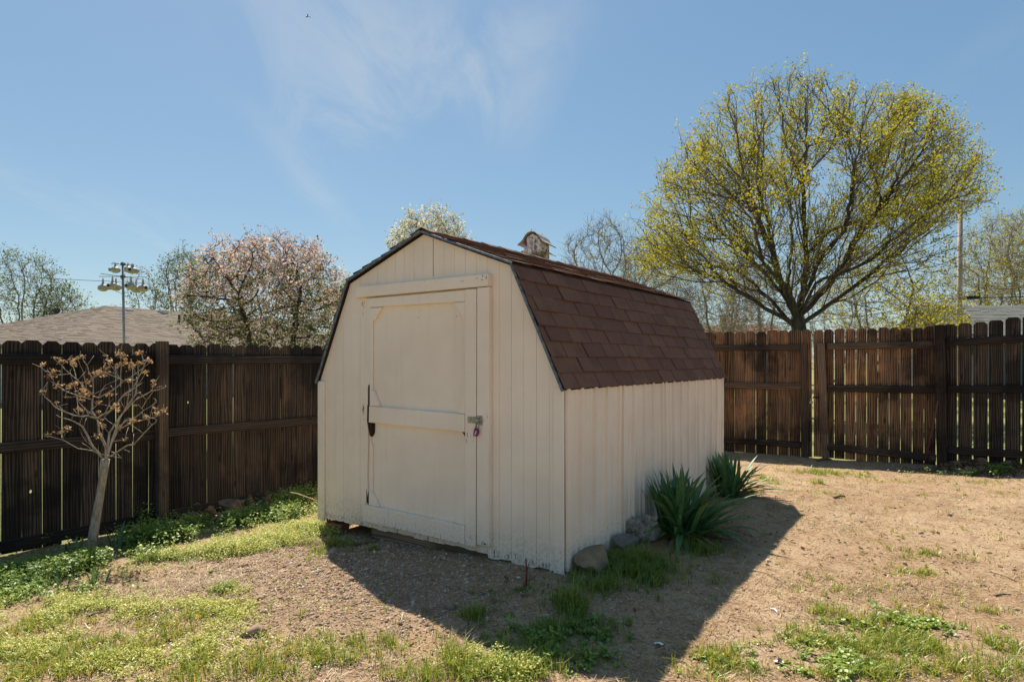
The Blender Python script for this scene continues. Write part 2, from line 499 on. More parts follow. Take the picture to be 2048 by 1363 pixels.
def rock(name, a, c, scale=9, bumpd=0.02, pit=0.0):
    b = NB(name); v = b.coord('Object', (1, 1, 1), 9.0)
    n = b.noise(v, scale, 7, 0.65); n2 = b.noise(v, scale * 6, 4, 0.7)
    col = b.mix(b.rng(n, 0.32, 0.68), a, c)
    col = b.mix(b.math('MULTIPLY', b.rng(n2, 0.5, 0.7), 0.45), col, tuple(x * 0.45 for x in a))
    h = n2
    if pit:
        vo = b.n('ShaderNodeTexVoronoi'); b.l(v, vo.inputs['Vector']); vo.inputs['Scale'].default_value = 38
        h = b.math('ADD', b.rng(vo.outputs['Distance'], 0.0, 0.5, 0.0, 1.0), b.math('MULTIPLY', n2, 0.5))
        col = b.mix(b.rng(vo.outputs['Distance'], 0.26, 0.1, 0.0, pit), col, tuple(x * 0.3 for x in a))
    return b.bsdf(col, 0.92, b.bump(h, 0.7, bumpd), spec=0.2)
MT['rock_brown'] = rock('brown_sandstone', (0.24, 0.170, 0.105), (0.36, 0.275, 0.175))
MT['rock_grey'] = rock('grey_flat_stone', (0.15, 0.125, 0.10), (0.25, 0.215, 0.175), 14)
MT['rock_pale'] = rock('pale_pitted_limestone', (0.27, 0.22, 0.175), (0.44, 0.38, 0.31), 12, 0.02, 0.8)
MT['rock_dark'] = rock('dark_chert', (0.035, 0.03, 0.026), (0.085, 0.07, 0.055), 14)
MT['rubble'] = rock('red_brown_rubble', (0.17, 0.10, 0.065), (0.29, 0.185, 0.125), 10)
MT['gravel'] = None
b = NB('gravel_stones'); f = b.attr()
MT['gravel'] = b.bsdf(b.ramp(f, [(0.0, (0.24, 0.150, 0.095)), (0.5, (0.37, 0.255, 0.170)), (0.85, (0.49, 0.375, 0.275)), (1.0, (0.66, 0.56, 0.45))]), 0.9, spec=0.2)

def leafmat(name, stops, fac=0.45, gloss=0.05, tmul=None):
    b = NB(name); c = b.ramp(b.attr(), stops)
    t = b.mix(1.0, c, tmul, 'MULTIPLY') if tmul else c
    return b.leaf(c, t, fac, gloss)
MT['grass'] = leafmat('grass_blades', [(0, (0.087, 0.136, 0.015)), (0.45, (0.208, 0.283, 0.027)), (0.8, (0.360, 0.409, 0.040)), (1.0, (0.751, 0.486, 0.111))], 0.42, 0.05)
MT['weed'] = leafmat('low_weeds', [(0, (0.091, 0.180, 0.028)), (0.5, (0.202, 0.312, 0.044)), (0.9, (0.389, 0.451, 0.070)), (1.0, (0.490, 0.251, 0.142))], 0.38, 0.05)
MT['weed_pale'] = leafmat('pale_weeds', [(0, (0.207, 0.278, 0.048)), (0.5, (0.398, 0.453, 0.087)), (1.0, (0.686, 0.616, 0.167))], 0.35, 0.04)
MT['straw'] = leafmat('dry_straw', [(0, (0.220, 0.127, 0.066)), (0.5, (0.396, 0.270, 0.160)), (1.0, (0.616, 0.484, 0.319))], 0.2, 0.03)
MT['litter'] = leafmat('dead_leaves', [(0, (0.09, 0.05, 0.03)), (0.5, (0.20, 0.115, 0.065)), (1.0, (0.34, 0.22, 0.13))], 0.2, 0.02)
MT['maple_leaf'] = leafmat('young_maple_leaves', [(0, (0.212, 0.210, 0.010)), (0.5, (0.380, 0.335, 0.018)), (1.0, (0.590, 0.484, 0.043))], 0.5, 0.03)
MT['spring_leaf'] = leafmat('spring_leaves', [(0, (0.077, 0.111, 0.019)), (0.5, (0.154, 0.182, 0.034)), (1.0, (0.280, 0.273, 0.072))], 0.45, 0.03)
MT['crab_leaf'] = leafmat('crabapple_leaves', [(0, (0.068, 0.105, 0.016)), (0.5, (0.150, 0.189, 0.026)), (1.0, (0.285, 0.280, 0.048))], 0.45, 0.03)
MT['crab_bloom'] = leafmat('crabapple_blossom', [(0, (0.360, 0.155, 0.154)), (0.18, (0.519, 0.347, 0.281)), (0.65, (0.698, 0.520, 0.416)), (1.0, (0.838, 0.684, 0.579))], 0.4, 0.02)
MT['pear_bloom'] = leafmat('pear_blossom', [(0, (0.253, 0.253, 0.092)), (0.35, (0.529, 0.483, 0.299)), (1.0, (0.850, 0.805, 0.632))], 0.4, 0.02)
MT['seedpod'] = leafmat('dried_seed_heads', [(0, (0.273, 0.138, 0.056)), (0.5, (0.483, 0.299, 0.138)), (1.0, (0.672, 0.494, 0.275))], 0.35, 0.03)

def strapmat(name, a, c):
    b = NB(name); v = b.coord('Object', (90, 90, 1.5), 7.0)
    n = b.noise(v, 1.0, 3)
    col = b.mix(b.orand(), a, c); col = b.mix(b.math('MULTIPLY', b.rng(n, 0.4, 0.6), 0.35), col, tuple(x * 1.6 for x in c))
    return b.leaf(col, None, 0.25, 0.05)
MT['strap'] = strapmat('strap_leaf', (0.052, 0.125, 0.044), (0.130, 0.235, 0.070))
MT['iris'] = strapmat('iris_leaf', (0.05, 0.12, 0.04), (0.10, 0.19, 0.06))

def bark(name, a, c, scale=(14, 14, 3)):
    b = NB(name); v = b.coord('Object', scale)
    n = b.noise(v, 1.0, 5, 0.65)
    col = b.mix(b.rng(n, 0.3, 0.7), a, c)
    return b.bsdf(col, 0.95, b.bump(n, 0.9, 0.03), spec=0.15)
MT['bark_dark'] = bark('dark_bark', (0.036, 0.030, 0.025), (0.095, 0.078, 0.062))
MT['bark_twig'] = bark('purple_brown_twigs', (0.085, 0.062, 0.055), (0.165, 0.125, 0.105))
MT['bark_grey'] = bark('grey_brown_bark', (0.13, 0.105, 0.085), (0.235, 0.195, 0.155))
MT['bark_pale'] = bark('pale_bare_bark', (0.20, 0.165, 0.135), (0.33, 0.275, 0.225))
MT['bark_sap'] = bark('sapling_bark', (0.26, 0.21, 0.155), (0.55, 0.47, 0.36), (40, 40, 14))
MT['lawn_far'] = None

# ------------------------------------------------------------------ ground
YAW = 0.618
EX = np.array([math.cos(YAW), -math.sin(YAW)]); EY = np.array([math.sin(YAW), math.cos(YAW)])
SHED_FR = np.array([0.333, 4.0454]); SW = 2.44; SL = 3.33; SHED_Z = 0.11
SHED_C = SHED_FR - EX * (SW / 2)
# left fence line, right fence line, their corner behind the shed
LF0 = np.array([-3.88, 5.66]); LFD = np.array([0.589, 0.808])
RF0 = np.array([3.656, 9.48]); RFD = np.array([0.868, -0.496])
RPOST = np.array([5.67, 8.33]); RSD = np.array([0.68, -0.733])
_A = np.array([[LFD[0], -RFD[0]], [LFD[1], -RFD[1]]])
_t = np.linalg.solve(_A, RF0 - LF0)
CORNER = LF0 + LFD * _t[0]

CTRL = np.array([
    (0.33, 4.05, .085), (-.6, 4.70, .05), (-1.2, 5.1, .01), (-1.66, 5.46, -.03), (2.26, 6.76, .10), (1.4, 5.3, .09), (-.3, 5.6, .05), (.9, 7.2, .02),
    (-4.4, 5.0, -.16), (-3.88, 5.66, -.16), (-3.1, 6.7, -.16), (-2.53, 7.51, -.16), (-1.2, 9.3, -.10), (.2, 11.2, -.02),
    (3.45, 9.6, .065), (4.6, 8.94, .055), (5.67, 8.33, .07), (6.26, 7.7, .10), (2.2, 10.3, .05),
    (0, 0, 0), (0, 2.4, .005), (-2.5, 2.6, -.03), (2.6, 2.8, .02), (-1.25, 4.4, .03), (2.6, 5.6, .10), (.1, 3.2, .035), (-2.7, 5.4, -.09), (4, 6.5, .09),
    (-5.5, 3.5, -.14), (6.5, 5, .12), (-5, 0, -.1), (5, 0, .05)], float)
def _tps(r2): return np.where(r2 > 1e-12, 0.5 * r2 * np.log(np.maximum(r2, 1e-12)), 0.0)
_n = len(CTRL)
_K = _tps(((CTRL[:, None, :2] - CTRL[None, :, :2]) ** 2).sum(-1)) + np.eye(_n) * 0.15
_Pm = np.c_[np.ones(_n), CTRL[:, :2]]
_M = np.block([[_K, _Pm], [_Pm.T, np.zeros((3, 3))]])
_sol = np.linalg.solve(_M, np.r_[CTRL[:, 2], 0, 0, 0])
def G0(x, y):
    x = np.asarray(x, float); y = np.asarray(y, float); sh = x.shape
    X = x.ravel(); Y = y.ravel()
    r2 = (X[:, None] - CTRL[None, :, 0]) ** 2 + (Y[:, None] - CTRL[None, :, 1]) ** 2
    z = _tps(r2) @ _sol[:_n] + _sol[_n] + _sol[_n + 1] * X + _sol[_n + 2] * Y
    d = np.hypot(X - 0.5, Y - 5.5)
    w = np.clip((d - 7.0) / 5.0, 0, 1); w = w * w * (3 - 2 * w)
    z = z * (1 - w) + (-0.15) * w
    # little dirt bank along the right-hand fence
    q = np.c_[X - RPOST[0], Y - RPOST[1]]; al = q @ RSD; pe = q @ np.array([-RSD[1], RSD[0]])
    z = z + 0.085 * np.exp(-((pe + 0.16) / 0.22) ** 2) * np.clip((al + 0.05) / 0.3, 0, 1) * (w < 0.9)
    return z.reshape(sh)
def G(x, y):
    x = np.asarray(x, float); y = np.asarray(y, float)
    near = np.exp(-(np.hypot(x - 0.5, y - 5.5) / 9.0) ** 4)
    return G0(x, y) + near * (0.035 * (fbm(x * 1.3, y * 1.3, 3, 3) - 0.5) + 0.030 * (fbm(x * 6, y * 6, 9, 3) - 0.5))
def gz(x, y): return float(G(np.array([x]), np.array([y]))[0])

def ground_at(px, py):
    """Ground point seen at a photo pixel."""
    d = 4.0
    for _ in range(30):
        x = (px - 1024) / FP * d; z = gz(x, d)
        nd = (CZ - z) * FP / (py - HY); d = d * 0.4 + nd * 0.6
    return np.array([(px - 1024) / FP * d, d])

def axis(lo, hi, step, far):
    a = list(np.arange(lo, hi + 1e-6, step)); s = step; x = hi; r = []
    while x < far: s *= 1.22; x += s; r.append(x)
    s = step; x = lo; l = []
    while x > -far: s *= 1.22; x -= s; l.append(x)
    return np.array(l[::-1] + a + r)
gx_ = axis(-6.0, 8.0, 0.055, 900); gy_ = axis(1.2, 11.5, 0.055, 900)
GX, GY = np.meshgrid(gx_, gy_)
GZ = np.empty_like(GX)
for i in range(len(gy_)): GZ[i] = G(GX[i], GY[i])
V = np.c_[GX.ravel(), GY.ravel(), GZ.ravel()]
nx = len(gx_); ny = len(gy_)
ii, jj = np.meshgrid(np.arange(ny - 1), np.arange(nx - 1), indexing='ij')
q = (ii * nx + jj).ravel()
F = np.c_[q, q + 1, q + nx + 1, q + nx]
gm = mesh_np('ground', V, F, smooth=True)

def inside_yard(x, y, m=0.0):
    """True on the yard side of the fences."""
    x = np.asarray(x); y = np.asarray(y)
    a = (x - LF0[0]) * LFD[1] - (y - LF0[1]) * LFD[0] > m
    c = (x - RF0[0]) * RFD[1] - (y - RF0[1]) * RFD[0] > m
    s = (x - RPOST[0]) * RSD[1] - (y - RPOST[1]) * RSD[0] > m
    # sign conventions: make the camera the inside
    return a & (~c if False else ((x - RF0[0]) * (-RFD[1]) + (y - RF0[1]) * RFD[0] < -m)) & (((x - RPOST[0]) * (-RSD[1]) + (y - RPOST[1]) * RSD[0]) < -m)
def in_shed(x, y, m=0.0):
    qx = (np.asarray(x) - SHED_C[0]); qy = (np.asarray(y) - SHED_C[1])
    lx = qx * EX[0] + qy * EX[1]; ly = qx * EY[0] + qy * EY[1]
    return (np.abs(lx) < SW / 2 + m) & (ly > -m) & (ly < SL + m)

# surface kinds: r = gravel, g = green growth, b = far lawn
vx, vy = V[:, 0], V[:, 1]
yard = inside_yard(vx, vy)
ql = (vx - SHED_C[0]) * EX[0] + (vy - SHED_C[1]) * EX[1]; qf = (vx - SHED_C[0]) * EY[0] + (vy - SHED_C[1]) * EY[1]
gravel = np.clip(1.35 - np.hypot((ql + 0.15) / 1.35, (qf + 0.75) / 1.0), 0, 1)
leftlawn = np.clip((-0.95 - ql) / 0.5, 0, 1) * np.clip(0.5 + (-vx - 0.4) * 1.5, 0, 1)
lawn = np.where(yard, 0, 1.0)
ca = gm.color_attributes.new('kind_map', 'FLOAT_COLOR', 'POINT')
ca.data.foreach_set('color', np.c_[gravel, leftlawn, lawn, np.ones(len(V))].astype(np.float32).ravel())

b = NB('yard_ground')
v = b.coord('Object')
at = b.n('ShaderNodeAttribute', attribute_name='kind_map'); sp = b.n('ShaderNodeSeparateColor'); b.l(at.outputs['Color'], sp.inputs[0])
big = b.noise(v, 0.9, 5, 0.6); med = b.noise(v, 6, 6, 0.65); fin = b.noise(v, 60, 5, 0.7); spk = b.noise(v, 190, 3, 0.75)
dirt = b.mix(b.rng(big, 0.35, 0.65), (0.372, 0.235, 0.132), (0.439, 0.302, 0.180))
dirt = b.mix(b.math('MULTIPLY', b.rng(med, 0.44, 0.62), 0.85), dirt, (0.281, 0.168, 0.092))
dirt = b.mix(b.math('MULTIPLY', b.rng(b.noise(v, 2.3, 5, 0.7), 0.52, 0.66), 0.6), dirt, (0.479, 0.355, 0.220))
dirt = b.mix(b.math('MULTIPLY', b.rng(fin, 0.5, 0.66), 0.7), dirt, (0.561, 0.413, 0.255))
dirt = b.mix(b.math('MULTIPLY', b.rng(fin, 0.47, 0.34), 0.75), dirt, (0.153, 0.089, 0.049))
vo = b.n('ShaderNodeTexVoronoi'); b.l(v, vo.inputs['Vector']); vo.inputs['Scale'].default_value = 52
peb = b.mix(b.rng(vo.outputs['Color'], 0.2, 0.9), (0.27, 0.175, 0.110), (0.47, 0.345, 0.235))
peb = b.mix(b.rng(vo.outputs['Distance'], 0.42, 0.62), peb, (0.18, 0.112, 0.068))
gfac = b.rng(b.math('ADD', sp.outputs[0], b.math('MULTIPLY', b.math('SUBTRACT', med, 0.5), 0.9)), 0.25, 0.75)
col = b.mix(b.math('MULTIPLY', gfac, 0.5), dirt, peb)
thatch = b.mix(b.rng(fin, 0.35, 0.65), (0.317, 0.189, 0.104), (0.525, 0.384, 0.232))
col = b.mix(b.math('MULTIPLY', sp.outputs[1], 0.7), col, thatch)
green = b.mix(b.rng(fin, 0.35, 0.65), (0.091, 0.128, 0.037), (0.207, 0.232, 0.073))
gg = b.math('MULTIPLY', sp.outputs[1], b.rng(b.noise(v, 2.2, 4, 0.6), 0.5, 0.68))
col = b.mix(b.math('MULTIPLY', gg, 0.6), col, green)
col = b.mix(b.math('MULTIPLY', sp.outputs[2], 0.85), col, b.mix(b.rng(med, 0.3, 0.7), (0.122, 0.171, 0.049), (0.268, 0.281, 0.098)))
col = b.mix(b.math('MULTIPLY', b.rng(spk, 0.58, 0.72), 0.45), col, (0.620, 0.537, 0.378))
col = b.mix(b.math('MULTIPLY', b.rng(spk, 0.40, 0.30), 0.45), col, (0.110, 0.071, 0.044))
h = b.math('ADD', b.math('MULTIPLY', fin, 0.6), b.math('MULTIPLY', spk, 0.4))
nrm = b.bump(h, 0.9, 0.018)
nrm = b.bump(b.math('MULTIPLY', vo.outputs['Distance'], gfac), 0.5, 0.012, nrm)
MT['ground'] = b.bsdf(col, 0.95, nrm, spec=0.15)
tag(obj('ground', gm, MT['ground']), 'bare tan dirt yard with gravel patch and thin grass', None, None, 'structure')

# ------------------------------------------------------------------ fences
def picket_me(name, w, h, t=0.017, ear=0.028, notch=0.0):
    # dog-eared board, local x width, y thickness, z up
    pts = [(-w / 2, 0), (w / 2, 0), (w / 2, h - ear), (w / 2 - ear, h), (-w / 2 + ear, h), (-w / 2, h - ear)]
    if notch: pts = [(-w / 2, notch), (-w / 6, notch * 0.8), (0.01, 0.0)] + pts[1:]
    return prism_xz(name, pts, -t / 2, t / 2)

def hole_picket_me(name, w, h, hx, hz, hr, t=0.017, ear=0.028):
    """Picket with one small knot hole."""
    out_ = [(-w / 2, 0), (w / 2, 0), (w / 2, h - ear), (w / 2 - ear, h), (-w / 2 + ear, h), (-w / 2, h - ear)]
    n = 8; V = []; F = []
    ringp = [(hx + hr * math.cos(2 * math.pi * k / n), hz + hr * 1.5 * math.sin(2 * math.pi * k / n)) for k in range(n)]
    # frame strips around the hole: bottom block, top block, left, right
    z0, z1 = hz - hr * 2.2, hz + hr * 2.2
    def quad(pts, y): 
        i = len(V); V.extend([(x, y, z) for x, z in pts]); return tuple(range(i, i + len(pts)))
    for y, s in ((-t / 2, 1), (t / 2, -1)):
        F.append(quad([(-w / 2, 0), (w / 2, 0), (w / 2, z0), (-w / 2, z0)][::s], y))
        F.append(quad(([(-w / 2, z1), (w / 2, z1)] + out_[2:])[::s], y))
        sq = [(w / 2, hz), (w / 2, z1), (hx, z1), (-w / 2, z1), (-w / 2, hz), (-w / 2, z0), (hx, z0), (w / 2, z0)]
        for k in range(n):
            k2 = (k + 1) % n
            F.append(quad([ringp[k], sq[k], sq[k2], ringp[k2]][::s], y))
    for k in range(n):
        k2 = (k + 1) % n
        i = len(V)
        V.extend([(ringp[k][0], -t / 2, ringp[k][1]), (ringp[k2][0], -t / 2, ringp[k2][1]), (ringp[k2][0], t / 2, ringp[k2][1]), (ringp[k][0], t / 2, ringp[k][1])])
        F.append((i, i + 1, i + 2, i + 3))
    i = len(V); pts = out_
    for k in range(6):
        k2 = (k + 1) % 6
        V.extend([(pts[k][0], -t / 2, pts[k][1]), (pts[k2][0], -t / 2, pts[k2][1]), (pts[k2][0], t / 2, pts[k2][1]), (pts[k][0], t / 2, pts[k][1])])
        F.append((i, i + 3, i + 2, i + 1)); i += 4
    return mesh_py(name, V, F)

def frame_along(p, d, tilt=0.0, z=0.0):
    """Matrix: local x along horizontal dir d, y = away from the yard, z up."""
    x = Vector((d[0], d[1], 0)); zv = Vector((0, 0, 1)); y = zv.cross(x)
    M = Matrix((x, y, zv)).transposed().to_4x4(); M.translation = (p[0], p[1], z)
    return M @ Matrix.Rotation(tilt, 4, 'Y')

frng = random.Random(3)
def run_pickets(root, p0, d, length, pitch, zb, zt, mat, meshes, special=None, off=0.0):
    n = max(1, int(round(length / pitch))); pitch = length / n
    for i in range(n):
        s = (i + 0.5) * pitch; t = s / length
        p = np.array(p0) + np.array(d) * s
        zbot = zb[0] + (zb[1] - zb[0]) * t + frng.uniform(-.008, .008); ztop = zt[0] + (zt[1] - zt[0]) * t + frng.uniform(-.013, .010)
        me = (special or {}).get(i) or frng.choice(meshes)
        M = frame_along(p, d, frng.gauss(0, 0.0022), zbot) @ Matrix.Translation((0, off + frng.uniform(0, .006), 0)) @ Matrix.Rotation(frng.gauss(0, .03), 4, 'Z')
        M = M @ Matrix.Diagonal((1 + frng.uniform(-.025, .012), 1, (ztop - zbot) / 1.8, 1))
        obj('picket', me, mat, root, M)

def shared(w, mat, n=3):
    r = []
    for k in range(n):
        me = picket_me('picket', w, 1.8, ear=0.024 + 0.006 * k, notch=0.0); me.materials.append(mat); r.append(me)
    return r

# left fence (runs parallel to the shed, turns behind it)
lf = empty('wooden_fence', (LF0[0], LF0[1], -.16), 0, 'long dark stained picket fence behind the bare sapling', 'fence')
lmesh = shared(0.1375, MT['fence_dark'])
hole1 = hole_picket_me('picket', 0.1375, 1.8, -0.01, 0.50, 0.011); hole1.materials.append(MT['fence_dark'])
hole2 = hole_picket_me('picket', 0.1375, 1.8, 0.02, 1.20, 0.010); hole2.materials.append(MT['fence_dark'])
notched = picket_me('picket', 0.1375, 1.8, notch=0.12); notched.materials.append(MT['fence_dark'])
START = LF0 - LFD * 2.6
LEN_L = float(np.dot(CORNER - START, LFD))
POST_S = None
pr = (316 - 1024) / FP                           # post column of the photo meets the fence line
_den = LFD[0] - pr * LFD[1]; s_post = (pr * LF0[1] - LF0[0]) / _den
sl = s_post + 2.6
i_post = int(sl / 0.144)
run_pickets(lf, START, LFD, LEN_L, 0.144, (-.155, -.155), (1.625, 1.628), MT['fence_dark'], lmesh,
            {i_post + 2: hole2, i_post - 7: hole1, i_post - 5: notched}, off=0.0)
yard_l = Vector((LFD[1], -LFD[0], 0))            # towards the yard
post_sp = [sl - 2.44, sl, sl + 2.44, sl + 4.88]
for s in post_sp:
    if s < 0: continue
    p = START + LFD * s
    bp = Vector((p[0], p[1], -.22)) + yard_l * 0.075
    beam('post', bp, bp + Vector((0.004, 0, 1.865)), 0.092, 0.092, MT['post_warm'] if abs(s - sl) < .1 else MT['rail_dark'], lf, yard_l, 0.005)
edges_ = [0.0] + [s for s in post_sp if s > 0] + [LEN_L]
for a, c in zip(edges_[:-1], edges_[1:]):
    for z, dz in ((1.466, 0.0), (0.738, 0.012), (-0.075, 0.006)):
        p = START + LFD * (a + (0.05 if a > 0 else 0)); qq = START + LFD * (c - 0.05)
        o3 = yard_l * 0.030
        beam('rail', Vector((p[0], p[1], z + frng.uniform(-dz, dz))) + o3, Vector((qq[0], qq[1], z + frng.uniform(-dz, dz))) + o3, 0.089, 0.038, MT['rail_dark'], lf, yard_l, 0.005)

# right fence: fixed part between corner and gate
wmesh = shared(0.151, MT['fence_warm'])
yard_r = Vector((RFD[1], -RFD[0], 0)); yard_r = yard_r if yard_r.y < 0 else -yard_r
def on_rf(px):
    k = (px - 1024) / FP; den = RFD[0] - k * RFD[1]
    return (k * RF0[1] - RF0[0]) / den
sc = float(np.dot(CORNER - RF0, RFD)); s_a = on_rf(1625); s_g0 = on_rf(1627); s_g1 = on_rf(1872); s_p = on_rf(1884)
rf = empty('wooden_fence', (RF0[0], RF0[1], .05), 0, 'brown picket fence between the shed and the gate', 'fence')
run_pickets(rf, CORNER + RFD * 0.03, RFD, s_a - sc - 0.03, 0.156, (.05, .065), (1.89, 1.90), MT['fence_warm'], wmesh)
for z in (1.645, 1.075, 0.235):
    p = RF0 + RFD * (sc + .03); qq = RF0 + RFD * (on_rf(1603)); o3 = yard_r * 0.030
    beam('rail', Vector((p[0], p[1], z + .02)) + o3, Vector((qq[0], qq[1], z)) + o3, 0.089, 0.038, MT['rail_warm'], rf, yard_r, 0.005)
p = RF0 + RFD * on_rf(1611)
beam('post', Vector((p[0], p[1], 0.0)) + yard_r * 0.033, Vector((p[0] - .02, p[1], 1.70)) + yard_r * 0.033, 0.095, 0.045, MT['post_warm'], rf, yard_r, 0.005)
# gate
gt = empty('garden_gate', tuple(RF0 + RFD * s_g0) + (.07,), 0, 'brown picket gate with a worn orange patch, hung from the corner post', 'gate')
glen = s_g1 - s_g0
gmesh = shared(glen / 11.0 - 0.006, MT['fence_warm'])
run_pickets(gt, RF0 + RFD * s_g0, RFD, glen, glen / 11.0, (.075, .025), (1.90, 1.905), MT['fence_warm'], gmesh)
for z0, z1 in ((1.66, 1.665), (1.065, 1.065), (0.235, 0.165)):
    p = RF0 + RFD * on_rf(1655); qq = RF0 + RFD * (s_g1 - 0.0); o3 = yard_r * 0.030
    beam('rail', Vector((p[0], p[1], z0)) + o3, Vector((qq[0], qq[1], z1)) + o3, 0.098, 0.038, MT['rail_warm'], gt, yard_r, 0.005)
p = RF0 + RFD * on_rf(1648)
beam('stile', Vector((p[0] + .03, p[1], 0.07)) + yard_r * 0.033, Vector((p[0] - .045, p[1], 1.70)) + yard_r * 0.033, 0.10, 0.045, MT['post_warm'], gt, yard_r, 0.005)
# latch chain + small lock
p = RF0 + RFD * on_rf(1630)
lp = Vector((p[0], p[1], CZ - (793 - HY) / FP * p[1])) + yard_r * 0.06
obj('latch', tube_me('latch', [lp + Vector((-.02, 0, 0)), lp + Vector((.05, -.01, -.008)), lp + Vector((.13, 0.0, .006))], 0.011, 6), MT['black'], gt, Matrix.Identity(4))
pk = empty('padlock', lp + Vector((-.05, -.015, -.06)), 0, 'small silver padlock on the gate latch', 'padlock')
child('shackle', tube_me('shackle', [(-.016, 0, .0), (-.018, 0, .035), (0, 0, .055), (.02, 0, .04), (.03, 0, .05)], 0.005, 6), MT['steel'], pk)
child('body', box_me('body', -.026, .022, -.012, .012, -.04, .004, .004), MT['steel'], pk, Matrix.Rotation(.4, 4, 'Y'))
# right section with the tall post
rs = empty('wooden_fence', (RPOST[0], RPOST[1], .06), 0, 'dark picket fence stepping up to the right of the gate post', 'fence')
smesh = shared(0.148, MT['fence_dark'])
yard_s = Vector((RSD[1], -RSD[0], 0)); yard_s = yard_s if yard_s.y < 0 else -yard_s
run_pickets(rs, RPOST + RSD * 0.02, RSD, 2.6, 0.158, (.06, .10), (1.925, 2.14), MT['fence_dark'], smesh)
for z0, z1 in ((1.69, 1.80), (1.08, 1.17), (0.285, 0.36)):
    o3 = yard_s * 0.03; p = RPOST + RSD * .06; qq = RPOST + RSD * 2.6
    beam('rail', Vector((p[0], p[1], z0)) + o3, Vector((qq[0], qq[1], z1)) + o3, 0.095, 0.04, MT['rail_dark'], rs, yard_s, 0.005)
pp = Vector((RPOST[0], RPOST[1], -.05)) + yard_r * 0.06
beam('post', pp + Vector((.015, 0, 0)), pp + Vector((-.03, 0, 1.975)), 0.112, 0.10, MT['rail_warm'], rs, yard_r, 0.006)
pe_ = RPOST + RSD * 2.5
beam('post', Vector((pe_[0], pe_[1], 0)) + yard_s * .06, Vector((pe_[0], pe_[1], 2.1)) + yard_s * .06, 0.10, 0.10, MT['rail_dark'], rs, yard_s, 0.006)
# iron rod leaning on the gate
g = ground_at(1849, 928)
r0 = Vector((g[0], g[1], gz(*g) - .01)); r1_ = P(1876, 800, 8.20)
tag(obj('iron_rod', tube_me('iron_rod', [r0, r0.lerp(r1_, .5) + Vector((.005, 0, 0)), r1_], 0.0125, 7), MT['rustrod']), 'thin rusty rod leaning between the gate and its post', 'rod')

# ------------------------------------------------------------------ shed
SHM = Matrix.Translation((SHED_C[0], SHED_C[1], SHED_Z)) @ Matrix.Rotation(-YAW, 4, 'Z')
shed = empty('storage_shed', None, 0, 'cream painted barn style storage shed with brown shingle roof', 'shed', None, SHM)
HW = SW / 2; ZE, ZK, ZR = 1.19, 2.001, 2.314; KX = HW - 0.389
def sp_(name, me, mat, parent=None): return child(name, me, mat, parent or shed)
def top_at(x, drop=0.022):
    a = abs(x)
    if a > KX: z = ZE + (HW - a) / (HW - KX) * (ZK - ZE)
    else: z = ZK + (KX - a) / KX * (ZR - ZK)
    return z - drop
# front siding boards with grooves between them
XB = np.linspace(-HW + 0.004, HW - 0.004, 25)
srng = random.Random(8)
for i in range(24):
    x0, x1 = XB[i] + 0.0009, XB[i + 1] - 0.0009
    bot = -0.004 + srng.uniform(-.006, .006) - (0.02 if x0 > .6 else 0.0)
    pts = [(x0, bot), ((x0 + x1) / 2 + srng.uniform(-.02, .02), bot + srng.uniform(-.006, .006)), (x1, bot + srng.uniform(-.004, .006))]
    brk = sorted([k for k in (-KX, 0.0, KX) if x0 < k < x1], reverse=True)
    pts += [(x1, top_at(x1))] + [(k, top_at(k)) for k in brk] + [(x0, top_at(x0))]
    sp_('siding_board', prism_xz('siding_board', pts, -0.007 + srng.uniform(-.0007, .0007), 0.006, 0.0008), MT['paint'])
outl = [(-HW + .01, 0.004), (HW - .01, 0.004), (HW - .01, ZE - .03), (KX - .006, ZK - .03), (0, ZR - .03), (-KX + .006, ZK - .03), (-HW + .01, ZE - .03)]
sp_('front_backing', prism_xz('front_backing', outl, -0.0005, 0.03), MT['paint'])
sp_('back_wall', prism_xz('back_wall', outl, SL - .03, SL), MT['paint'])
sp_('left_wall', box_me('left_wall', -HW, -HW + .02, 0.031, SL - .031, 0, ZE - .02), MT['paint'])
# ribbed metal sheets on the right-hand wall
def metal_panel(y0, y1, seed):
    r = random.Random(seed); prof = []; y = y0; w = (y1 - y0)
    ribs = [0.02, 0.16, 0.245, 0.40, 0.475, 0.62, 0.70, 0.85, 0.93]
    prof.append((y0, 0.0))
    for k, t in enumerate(ribs):
        c = y0 + t * w + r.uniform(-.006, .006); hh = 0.019 if k % 2 == 0 else 0.009; wd = 0.026 if k % 2 == 0 else 0.012
        for a, o in ((-wd / 2 - .008, 0.0), (-wd / 2, hh), (wd / 2, hh), (wd / 2 + .008, 0.0)): prof.append((c + a, o + r.uniform(-.001, .001)))
    prof.append((y1 + .004, 0.0))
    prof = [p for i, p in enumerate(prof) if i == 0 or p[0] > prof[i - 1][0]]
    V = []; F = []; zs = [-0.012, 0.25, 0.6, 0.95, ZE - .012]
    for y, o in prof:
        for z in zs:
            V.append((HW + 0.004 + o + 0.0025 * math.sin(y * 3 + z * 5), y, z))
    m = len(zs)
    for i in range(len(prof) - 1):
        for j in range(m - 1): F.append((i * m + j, (i + 1) * m + j, (i + 1) * m + j + 1, i * m + j + 1))
    return mesh_py('metal_panel', V, F)
NPAN = 4
for k in range(NPAN):
    y0 = 0.012 + k * (SL - .015) / NPAN; y1 = 0.012 + (k + 1) * (SL - .015) / NPAN
    sp_('metal_panel', metal_panel(y0, y1, 20 + k), MT['paint_metal'])
sp_('right_wall', box_me('right_wall', HW - .022, HW - .002, 0.031, SL - .031, 0, ZE - .02), MT['paint'])
